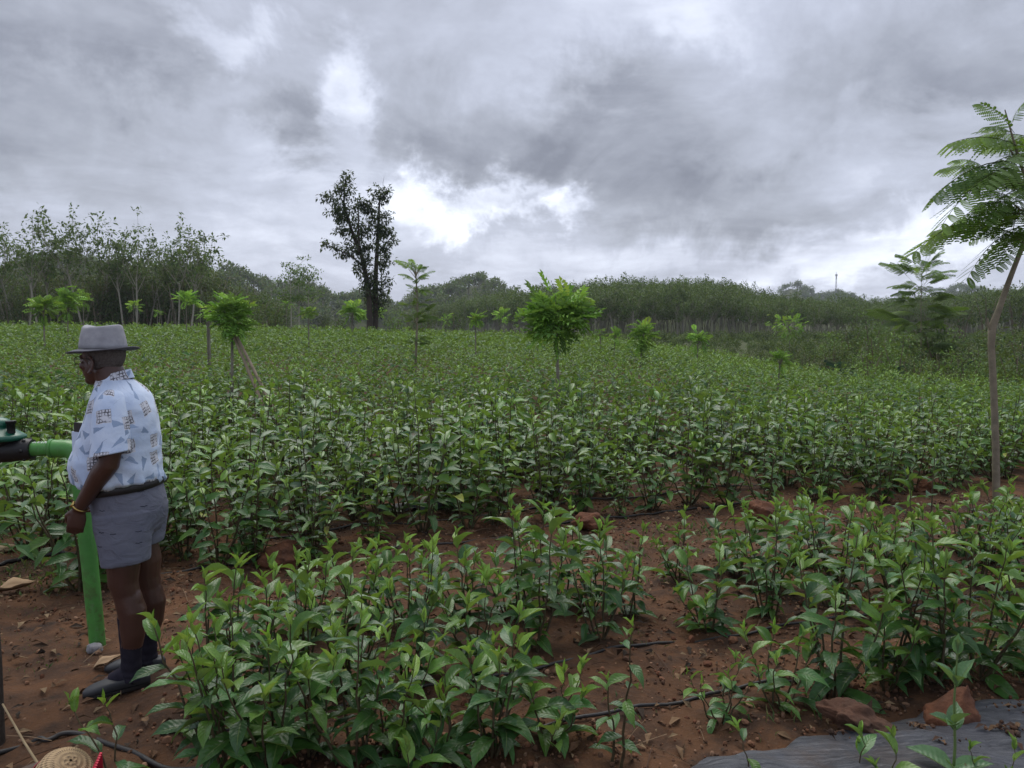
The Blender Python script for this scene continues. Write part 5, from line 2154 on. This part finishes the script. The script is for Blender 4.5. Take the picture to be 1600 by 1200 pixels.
# ------------------------------------------------------------------ the big dark tree
def big_tree():
    D = 52.0
    bx = pt(581, 500, D)
    b = np.array([bx[0], D, float(ground(bx[0], D))])
    root = thing('dark_tree', b, 'tall dark leafy tree with two main limbs standing out against the sky', 'tree')
    rng = np.random.default_rng(12)
    k = D / FPX

    def w(x, y, dy=0.0):
        return pt(x, y, D) - b + (0, dy, 0)
    limbs = [([(578, 510), (577, 470), (574, 440), (565, 400), (550, 362), (537, 320), (540, 275)], [.42, .34, .30, .26, .2, .13, .04], 0.0), ([(584, 510), (585, 470), (585, 430), (588, 375), (590, 330), (592, 296)], [.38, .32, .28, .22, .15, .05], .5),
             ([(570, 418), (552, 402), (532, 392), (508, 380)], [.14, .10, .07, .03], -.3), ([(587, 400), (600, 382), (614, 366)], [.12, .08, .03], .3), ([(563, 395), (562, 360), (562, 318)], [.14, .1, .04], -.4),
             ([(546, 350), (525, 332), (508, 312)], [.1, .06, .02], .3), ([(590, 345), (606, 336), (619, 331)], [.06, .04, .01], .2), ([(590, 320), (600, 306), (606, 292)], [.07, .05, .02], 0), ([(599, 305), (598, 285), (600, 275)], [.03, .02, .008], .1)]
    for pts, rad, dy in limbs:
        mb = MB()
        P = np.array([w(x, y, dy) for x, y in pts])
        if pts[0][1] == 510:
            P[0, 2] = -.2
        mb.tube(P, np.array(rad) * .55, 10)
        mb.build('trunk' if pts[0][1] == 510 else 'branch', 'bark_dark', root, True)
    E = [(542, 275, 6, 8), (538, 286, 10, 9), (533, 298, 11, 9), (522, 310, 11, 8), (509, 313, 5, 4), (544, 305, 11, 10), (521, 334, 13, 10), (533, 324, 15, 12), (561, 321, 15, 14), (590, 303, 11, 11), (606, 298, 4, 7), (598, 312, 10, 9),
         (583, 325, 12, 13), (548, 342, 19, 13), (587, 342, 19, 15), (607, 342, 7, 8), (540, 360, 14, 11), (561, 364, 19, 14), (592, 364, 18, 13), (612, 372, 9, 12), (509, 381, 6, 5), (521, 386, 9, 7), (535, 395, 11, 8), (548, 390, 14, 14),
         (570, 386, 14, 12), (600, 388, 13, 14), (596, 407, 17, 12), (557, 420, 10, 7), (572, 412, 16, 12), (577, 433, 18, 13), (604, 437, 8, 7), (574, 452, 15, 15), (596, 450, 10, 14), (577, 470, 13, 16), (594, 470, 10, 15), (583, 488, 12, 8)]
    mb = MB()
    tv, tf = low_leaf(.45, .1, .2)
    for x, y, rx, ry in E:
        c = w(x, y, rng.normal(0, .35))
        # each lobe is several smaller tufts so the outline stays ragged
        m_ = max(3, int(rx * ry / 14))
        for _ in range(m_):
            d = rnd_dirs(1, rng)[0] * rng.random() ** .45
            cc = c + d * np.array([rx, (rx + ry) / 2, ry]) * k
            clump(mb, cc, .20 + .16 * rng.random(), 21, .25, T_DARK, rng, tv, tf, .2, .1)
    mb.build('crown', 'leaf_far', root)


big_tree()


# ------------------------------------------------------------------ rubber trees, woods and shrubs
def rubber_variant(seed, H, bole, nleaf, tints, size, openness=.5):
    rng = np.random.default_rng(seed)
    wood, crown = MB(), MB()
    lean = rng.normal(0, .06, 2)
    top = np.array([lean[0] * H, lean[1] * H, H * bole])
    wood.tube([(0, 0, -.3), top * .5 + (rng.normal(0, .1), rng.normal(0, .1), 0), top], [.13, .10, .08], 6, (.27, .25, .21) if H < 12 else (.30, .28, .23), False)
    for k in range(rng.integers(5, 9)):
        a = k * 2.4 + rng.uniform(-.4, .4)
        st = top * rng.uniform(.72, 1.0)
        ln = H * (1 - bole) * rng.uniform(.6, 1.05)
        el = rng.uniform(.95, 1.4)
        e = st + np.array([math.cos(a) * math.cos(el), math.sin(a) * math.cos(el), math.sin(el)]) * ln
        md_ = st * .5 + e * .5 + np.array([math.cos(a), math.sin(a), 0]) * ln * .09
        wood.tube([st, md_, e], [.05, .035, .012], 4, (.26, .24, .19), False)
        for _ in range(int(4 + 5 * (1 - openness))):
            t = rng.uniform(.25, 1.0)
            q = (st * (1 - t) + e * t) + np.array([math.cos(a), math.sin(a), 0]) * ln * .09 * math.sin(math.pi * t)
            tw = q + rnd_dirs(1, rng)[0] * ln * .22 + (0, 0, ln * .10)
            wood.tube([q, tw], [.018, .008], 3, (.24, .22, .17), False)
            clump(crown, tw, rng.uniform(.3, .6), int(nleaf), size, tints, rng, DIA_V, DIA_F, .1, .0)
        clump(crown, e, rng.uniform(.35, .7), int(nleaf), size, tints, rng, DIA_V, DIA_F, .1, .0)
    return wood, crown


def mesh_pair(wood, crown, bark):
    return wood.mesh('trunk', bark), crown.mesh('crown', 'leaf_matt')


RUB = [rubber_variant(300 + i, 11, [.42, .5, .46, .38][i % 4], 17, T_RUB, .42, .2) for i in range(7)]
RUB_A = [(arr(w_), arr(c_)) for w_, c_ in RUB]
RUB_M = [mesh_pair(w_, c_, 'bark_tint') if False else (w_.mesh('trunk', 'tinted'), c_.mesh('crown', 'leaf_matt')) for w_, c_ in RUB]
TALL = [rubber_variant(340 + i, 14, [.5, .58, .54][i % 3], 13, T_RUB * 1.0, .42, .6) for i in range(6)]
TALL_M = [(w_.mesh('trunk', 'tinted'), c_.mesh('crown', 'leaf_matt')) for w_, c_ in TALL]


def place(name, pair, loc, sc, rz, label, cat, group):
    root = thing(name, loc, label, cat, group, rz)
    root.scale = (sc, sc, sc)
    link('trunk', pair[0], root)
    link('crown', pair[1], root)
    return root


def bush_variant(seed, H, rx, n, tints, size, trunk=True, lobes=9):
    rng = np.random.default_rng(seed)
    wood, crown = MB(), MB()
    for k in range(3 if trunk else 1):
        a = k * 2.1 + rng.uniform(0, 1)
        wood.tube([(math.cos(a) * .06, math.sin(a) * .06, -.2), (math.cos(a) * rx * .2, math.sin(a) * rx * .2, H * .45), (math.cos(a) * rx * .45, math.sin(a) * rx * .45, H * .8)], [.05 * H / 3, .035 * H / 3, .012], 5, (.16, .13, .095), False)
    for k in range(lobes):
        d = rnd_dirs(1, rng)[0] * rng.random() ** .4
        c = np.array([d[0] * rx * .7, d[1] * rx * .7, H * .56 + d[2] * H * .32])
        clump(crown, c, np.array([rx * .42, rx * .42, H * .17]) * rng.uniform(.7, 1.2), n // lobes, size, tints * rng.uniform(.8, 1.2), rng, LOW_V, LOW_F, .3, .2)
    return wood, crown


# plantation across the valley
pos = []
for Y in np.arange(118, 250, 4.2):
    for X in np.arange(-30, 200, 4.2):
        x, y = X + trng.normal(0, .8), Y + trng.normal(0, .8)
        px = 800 + FPX * x / y
        if px < 660 or px > 1700:
            continue
        lim = np.interp(px, [660, 760, 900, 1700], [200, 160, 122, 118])
        if y < lim:
            continue
        if y > 175 and trng.random() < .35:
            continue
        pos.append((y, x, px))
pos.sort()
mb_w, mb_c = MB(), MB()
n_ind = 0
for y, x, px in pos:
    k = trng.integers(len(RUB))
    z = float(ground(x, y)) - .1
    top = np.interp(px, [660, 740, 800, 850, 900, 950, 1000, 1050, 1120, 1160, 1200, 1260, 1300, 1400, 1500, 1560, 1620], [474, 462, 455, 449, 445, 440, 440, 436, 439, 450, 462, 467, 467, 465, 460, 452, 446])
    Hh = pt(px, top, y)[2] - z
    sc = np.clip(Hh / 11.0, .55, 1.7) * trng.uniform(.76, 1.06)
    if trng.random() < .05:
        sc *= 1.1
    rz = trng.uniform(0, 6.28)
    if n_ind < 150 and 690 < px < 1610:
        place('rubber_tree', RUB_M[k], (x, y, z), sc, rz, 'pale trunked rubber tree in the front of the plantation across the valley', 'tree', 'rubber trees across the valley')
        n_ind += 1
    else:
        merge(mb_w, RUB_A[k][0], (x, y, z), sc, rz)
        merge(mb_c, RUB_A[k][1], (x, y, z), sc, rz, trng.uniform(.65, 1.3))
pw = thing('plantation_wood', (0, 150, 0), 'mass of rubber trees closing the view behind the front trees', 'wood')
pw['kind'] = 'stuff'
pw.location = (0, 0, 0)
for nm, q, mt in (('trunks', mb_w, 'tinted'), ('crowns', mb_c, 'leaf_matt')):
    o = q.build(nm, mt, pw)
    o['kind'] = 'stuff'

# undergrowth under and in front of the plantation
UG = [arr(bush_variant(460 + i, 2.2, 1.3, 200, [T_OLIVE * .6, T_OLIVE, T_OLIVE * .75][i % 3], .34, False, 8)[1]) for i in range(5)]
mu = MB()
for i in range(1300):
    px = trng.uniform(560, 1700)
    D = trng.uniform(62, 150) if px < 1040 else trng.uniform(47, 150) if px < 1330 else trng.uniform(92, 150)
    x = (px - 800) / FPX * D
    sc_ = trng.uniform(.5, 1.25) * np.interp(D, [45, 62, 100, 112, 150], [.4, .55, .75, .6, .8])
    merge(mu, UG[trng.integers(5)], (x, D, float(ground(x, D)) - .2), sc_, trng.uniform(0, 6.28), trng.uniform(.7, 1.25))
tag(mu.build('undergrowth', 'leaf_matt'), 'low dark undergrowth at the foot of the plantation', 'undergrowth', None, 'stuff')

# tall thin trees above the wood at the left
tl = [(8, 342, 'leftmost'), (36, 362, ''), (57, 334, 'tallest'), (80, 356, ''), (104, 352, ''), (128, 344, ''), (150, 340, ''), (168, 352, ''), (190, 366, ''), (207, 350, ''), (222, 372, ''), (252, 372, ''), (272, 362, ''), (290, 352, ''), (304, 348, ''), (22, 372, ''), (120, 372, '')]
tl = [(a_, b_ - 10, c_) for a_, b_, c_ in tl]
tl.sort()
for i, (px, top, q) in enumerate(tl):
    D = 86 + trng.uniform(-4, 4)
    p = pt(px, top, D)
    z = float(ground(p[0], D)) - .2
    place('slender_tree', TALL_M[i % 6], (p[0], D, z), (p[2] - z) / 14.0 / 1.02, trng.uniform(0, 6.28), 'slender pale trunked tree above the left hand wood, %s from the left edge' % ORD[i], 'tree', 'slender trees above the wood')


WOODV = [bush_variant(400 + i, 10, 2.6, 800, T_WOOD, .45, True, 26) for i in range(5)]
WOOD_A = [(arr(a), arr(c)) for a, c in WOODV]
mw, mc = MB(), MB()
for i in range(230):
    px = trng.uniform(-140, 445)
    D = trng.uniform(92, 122) if i <= 120 else trng.uniform(85, 97)
    top = np.interp(px, [-140, 0, 60, 100, 180, 230, 270, 310, 350, 400, 445], [398, 402, 410, 410, 398, 392, 394, 402, 424, 450, 470]) + trng.uniform(-4, 26) + (trng.uniform(10, 60) if i > 120 else 0)
    p = pt(px, top, D)
    z = float(ground(p[0], D)) - .2
    s_ = (p[2] - z) / 9.6
    k = trng.integers(5)
    rz = trng.uniform(0, 6.28)
    tt = np.array([1, 1, 1.]) * trng.uniform(.7, 1.2) * (np.array([1.25, .95, .9]) if trng.random() < .2 else 1)
    merge(mw, WOOD_A[k][0], (p[0], D, z), s_, rz, 1.2)
    merge(mc, WOOD_A[k][1], (p[0], D, z), s_, rz, tt)
# bare pale stems in the wood's edge
for i in range(70):
    px = trng.uniform(-60, 420)
    D = trng.uniform(84, 90)
    p = pt(px, 500, D)
    z = float(ground(p[0], D)) - .2
    hh_ = trng.uniform(3, 7.5)
    l_ = trng.normal(0, .12)
    mw.tube([(p[0], D, z), (p[0] + l_ * hh_ * .5, D, z + hh_ * .5), (p[0] + l_ * hh_ * 1.3, D, z + hh_)], [.06, .05, .03], 4, (.24, .22, .17), False)
lw = thing('left_wood', (0, 0, 0), 'dense dark mixed wood behind the field at the left', 'wood')
lw['kind'] = 'stuff'
lw.name = 'dense_wood'
mw.build('trunks', 'tinted', lw)['kind'] = 'stuff'
mc.build('crowns', 'leaf_matt', lw)['kind'] = 'stuff'

# slender feathery trees left of the big tree
for i, (px, top, lab) in enumerate(((453, 422, 'slim feathery tree, left of the three beyond the field'), (465, 402, 'slim feathery tree, tallest of the three beyond the field'), (480, 410, 'slim feathery tree, right of the three beyond the field'))):
    D = 66 + i
    p = pt(px, top, D)
    z = float(ground(p[0], D))
    H = p[2] - z
    root = thing('slim_tree', (p[0], D, z), lab, 'tree', 'slim feathery trees beyond the field')
    mb = MB()
    mb.tube([(0, 0, -.2), (.05, 0, H * .5), (0, 0, H * .9)], [.07, .05, .02], 6, (.33, .31, .25))
    mc = MB()
    rng = np.random.default_rng(i)
    for k in range(13):
        a, t = k * 2.4, rng.uniform(.5, 1)
        e = np.array([math.cos(a) * 1.35 * (1.2 - .5 * t), math.sin(a) * 1.35 * (1.2 - .5 * t), H * t])
        s_ = np.array([0, 0, H * (t - .1)])
        mb.tube([s_, e], [.025, .01], 3, (.3, .28, .22), False)
        clump(mc, e * (.75, .75, 1), (.75, .75, .13), 46, .22, T_ALB * .8, rng, DIA_V, DIA_F, .1, .1)
    mb.build('trunk', 'tinted', root)
    mc.build('crown', 'leaf_matt', root)
# bushy light green tree at the wood's right end
BV = [bush_variant(430 + i, 3.0, 1.3, 520, [T_OLIVE * 1.1, T_GLI * .42, T_OLIVE * .55, T_GLI * .7][i % 4], .20, True, 12) for i in range(8)]
BV_M = [(w_.mesh('trunk', 'tinted'), c_.mesh('crown', 'leaf_matt')) for w_, c_ in BV]
for px, top, D, s_ in ((405, 452, 74, 1), (425, 462, 70, 1), (395, 470, 68, .8), (620, 486, 70, .7), (530, 488, 72, .7), (505, 492, 66, .6), (665, 480, 80, .9), (710, 484, 85, .8), (640, 470, 95, 1)):
    p = pt(px, top, D)
    z = float(ground(p[0], D)) - .1
    place('bushy_tree', BV_M[trng.integers(8)], (p[0], D, z), (p[2] - z) / 2.9, trng.uniform(0, 6.28), 'bushy green tree beyond the field edge on the left half', 'tree', 'bushy trees beyond the field edge')

# valley shrubs on the right
sh_pos = []
for i in range(420):
    px = trng.uniform(1080, 1700)
    D = trng.uniform(23, 95)
    if D < field_limit(px) + 1.2:
        continue
    if px < 1180 and D < 46:
        continue
    p = pt(px, 560, D)
    z = float(ground(p[0], D)) - .1
    ok = all((p[0] - q[0]) ** 2 + (D - q[1]) ** 2 > (1.25 + D * .012) ** 2 for q in sh_pos)
    if ok:
        sh_pos.append((p[0], D, z, px))
for x, y, z, px in sh_pos:
    row = np.interp(px, [1080, 1200, 1300, 1360, 1420, 1500, 1600, 1700], [530, 540, 520, 505, 520, 525, 520, 515]) + np.interp(y, [22, 40, 95], [45, 14, 0])
    H = pt(px, row, y)[2] - z
    s_ = np.clip(H / 2.9, .28, 1.5) * trng.uniform(.6, 1.45)
    place('shrub', BV_M[trng.integers(8)], (x, y, z), s_, trng.uniform(0, 6.28), 'leafy shrub in the dip beyond the right end of the tea', 'shrub', 'shrubs in the dip at the right')
# a few larger trees at the right
for px, top, D, lab, k in ((1362, 486, 62, 'rounded yellow green tree standing above the shrubs, left of the tiered feathery sapling', 3), (1545, 446, 92, 'broad dark layered tree behind the leaning trunk', 2), (1590, 440, 96, 'broad dark tree at the right edge beyond the shrubs', 2), (1505, 462, 90, 'dark layered tree between the two feathery saplings at the right', 2)):
    p = pt(px, top, D)
    z = float(ground(p[0], D)) - .1
    place('broad_tree', BV_M[k], (p[0], D, z), (p[2] - z) / 2.95, trng.uniform(0, 6.28), lab, 'tree', 'broad trees at the right')
# palm clumps among the shrubs
for i, (px, row, D, lab) in enumerate(((1318, 560, 34, 'dark blue green palm clump among the shrubs, leftmost'), (1465, 528, 48, 'arching palm clump behind the tiered feathery sapling'), (1510, 545, 40, 'arching palm clump left of the leaning trunk'), (1400, 565, 33, 'dark palm clump below the rounded tree'))):
    p = pt(px, row + 8, D)
    z = float(ground(p[0], D))
    rng = np.random.default_rng(i)
    root = thing('palm_clump', (p[0], D, z), lab, 'palm', 'palm clumps among the shrubs')
    mb = MB()
    hh_ = max(.3, p[2] - z)
    mb.tube([(0, 0, -.1), (0, 0, hh_ * .6)], [.12, .09], 8, (.12, .09, .06))
    mb.build('trunk', 'tinted', root)
    for k in range(9):
        a = k * 2.4
        el = rng.uniform(.3, 1.1)
        ax = np.array([math.cos(a) * math.cos(el), math.sin(a) * math.cos(el), math.sin(el)])
        mb = MB()
        V, F = [], []
        for t in np.linspace(.1, 1, 16):
            pp = np.array([0, 0, hh_ * .6]) + ax * t * 1.5 + (0, 0, -.65 * t * t)
            sd = np.cross(ax, (0, 0, 1.))
            sd /= np.linalg.norm(sd)
            for s2 in (-1, 1):
                q = len(V)
                Lf = .38 * math.sin(math.pi * (.15 + .8 * t))
                V.extend([pp, pp + sd * s2 * Lf * .5 + ax * .08 + (0, 0, .02), pp + sd * s2 * Lf + ax * .14 - (0, 0, .12 * t + .05), pp + ax * .05])
                F.append((q, q + 1, q + 2, q + 3))
        mb.add(np.array(V), np.array(F), np.array([(.022, .058, .035), (.03, .07, .04)])[k % 2])
        mb.build('frond', 'leaf_far', root)

# wooded hills
mh = MB()
CR = []
for i in range(4):
    rng = np.random.default_rng(600 + i)
    q = MB()
    for k in range(7):
        d = rnd_dirs(1, rng)[0] * rng.random() ** .5
        clump(q, (d[0] * 1.9, d[1] * 1.9, 5.2 + d[2] * 1.6), (1.7, 1.7, 1.3), 22, 1.15, T_WOOD * rng.uniform(.85, 1.5), rng, DIA_V, DIA_F, .3, .3)
    q.tube([(0, 0, -1), (0, 0, 5)], [.25, .15], 4, (.2, .18, .14), False)
    CR.append(arr(q))
cnt = 0
for i in range(9000):
    px = trng.uniform(-150, 900)
    D = trng.uniform(280, 470)
    x = (px - 800) / FPX * D
    hz_ = float(ground(x, D))
    if hz_ < 3.5:
        continue
    if cnt > 1500:
        break
    cnt += 1
    merge(mh, CR[trng.integers(4)], (x, D, hz_ - .6), trng.uniform(.8, 1.35), trng.uniform(0, 6.28), np.array([1, 1, 1.]) * trng.uniform(.6, 1.25))
cnt = 0
for i in range(9000):
    px = trng.uniform(1080, 1700)
    D = trng.uniform(700, 960)
    x = (px - 800) / FPX * D
    hz_ = float(ground(x, D))
    if hz_ < 20:
        continue
    if cnt > 750:
        break
    cnt += 1
    merge(mh, CR[trng.integers(4)], (x, D, hz_ - 1), trng.uniform(.9, 1.6), trng.uniform(0, 6.28), np.array([1, 1, 1.]) * trng.uniform(.6, 1.2))
tag(mh.build('hill_forest', 'leaf_matt'), 'forest covering the distant hills', 'forest', None, 'stuff')


# radio mast on the skyline
def mast():
    D = 560.0
    p = pt(1307, 425, D)
    z = float(ground(p[0], D))
    H = p[2] - z
    root = thing('radio_mast', (p[0], D, z), 'thin grey lattice radio mast on the skyline at the right', 'mast')
    MAT['steel'] = simple_mat('galvanised_steel', (.30, .31, .33), None, .5, 2, metal=.3)
    mb = MB()
    c4 = [(-1, -1), (1, -1), (1, 1), (-1, 1)]
    W0, W1 = .75, .3
    for a in c4:
        mb.tube([(a[0] * W0, a[1] * W0, -1), (a[0] * W1, a[1] * W1, H * .93)], [.10, .07], 5)
    nb = 16
    for i in range(nb):
        z0, z1 = H * .93 * i / nb, H * .93 * (i + 1) / nb
        w0 = W0 + (W1 - W0) * i / nb
        w1 = W0 + (W1 - W0) * (i + 1) / nb
        for j in range(4):
            a, c = c4[j], c4[(j + 1) % 4]
            mb.tube([(a[0] * w0, a[1] * w0, z0), (c[0] * w1, c[1] * w1, z1)], .045, 3, cap=False)
    mb.build('lattice', 'steel', root)
    mb = MB()
    for a in c4:
        mb.box((a[0] * .5, a[1] * .5, H * .95), (.12, .12, .8))
    mb.tube([(0, 0, H * .9), (0, 0, H)], .12, 5)
    mb.build('antenna', 'steel', root)


mast()

# ------------------------------------------------------------------ air
hz = MB()
hz.box((0, 500, 42), (1500, 560, 46))
hm = bpy.data.materials.new('haze_air')
hm.use_nodes = True
hm.node_tree.nodes.clear()
ho = hm.node_tree.nodes.new('ShaderNodeOutputMaterial')
hv = hm.node_tree.nodes.new('ShaderNodeVolumePrincipled')
hv.inputs['Color'].default_value = (.80, .86, .95, 1)
hv.inputs['Density'].default_value = .00022
hv.inputs['Anisotropy'].default_value = .2
hm.node_tree.links.new(hv.outputs[0], ho.inputs['Volume'])
o = hz.build('haze', hm)
tag(o, 'thin pale haze in the humid air over the valley', 'haze', None, 'stuff')
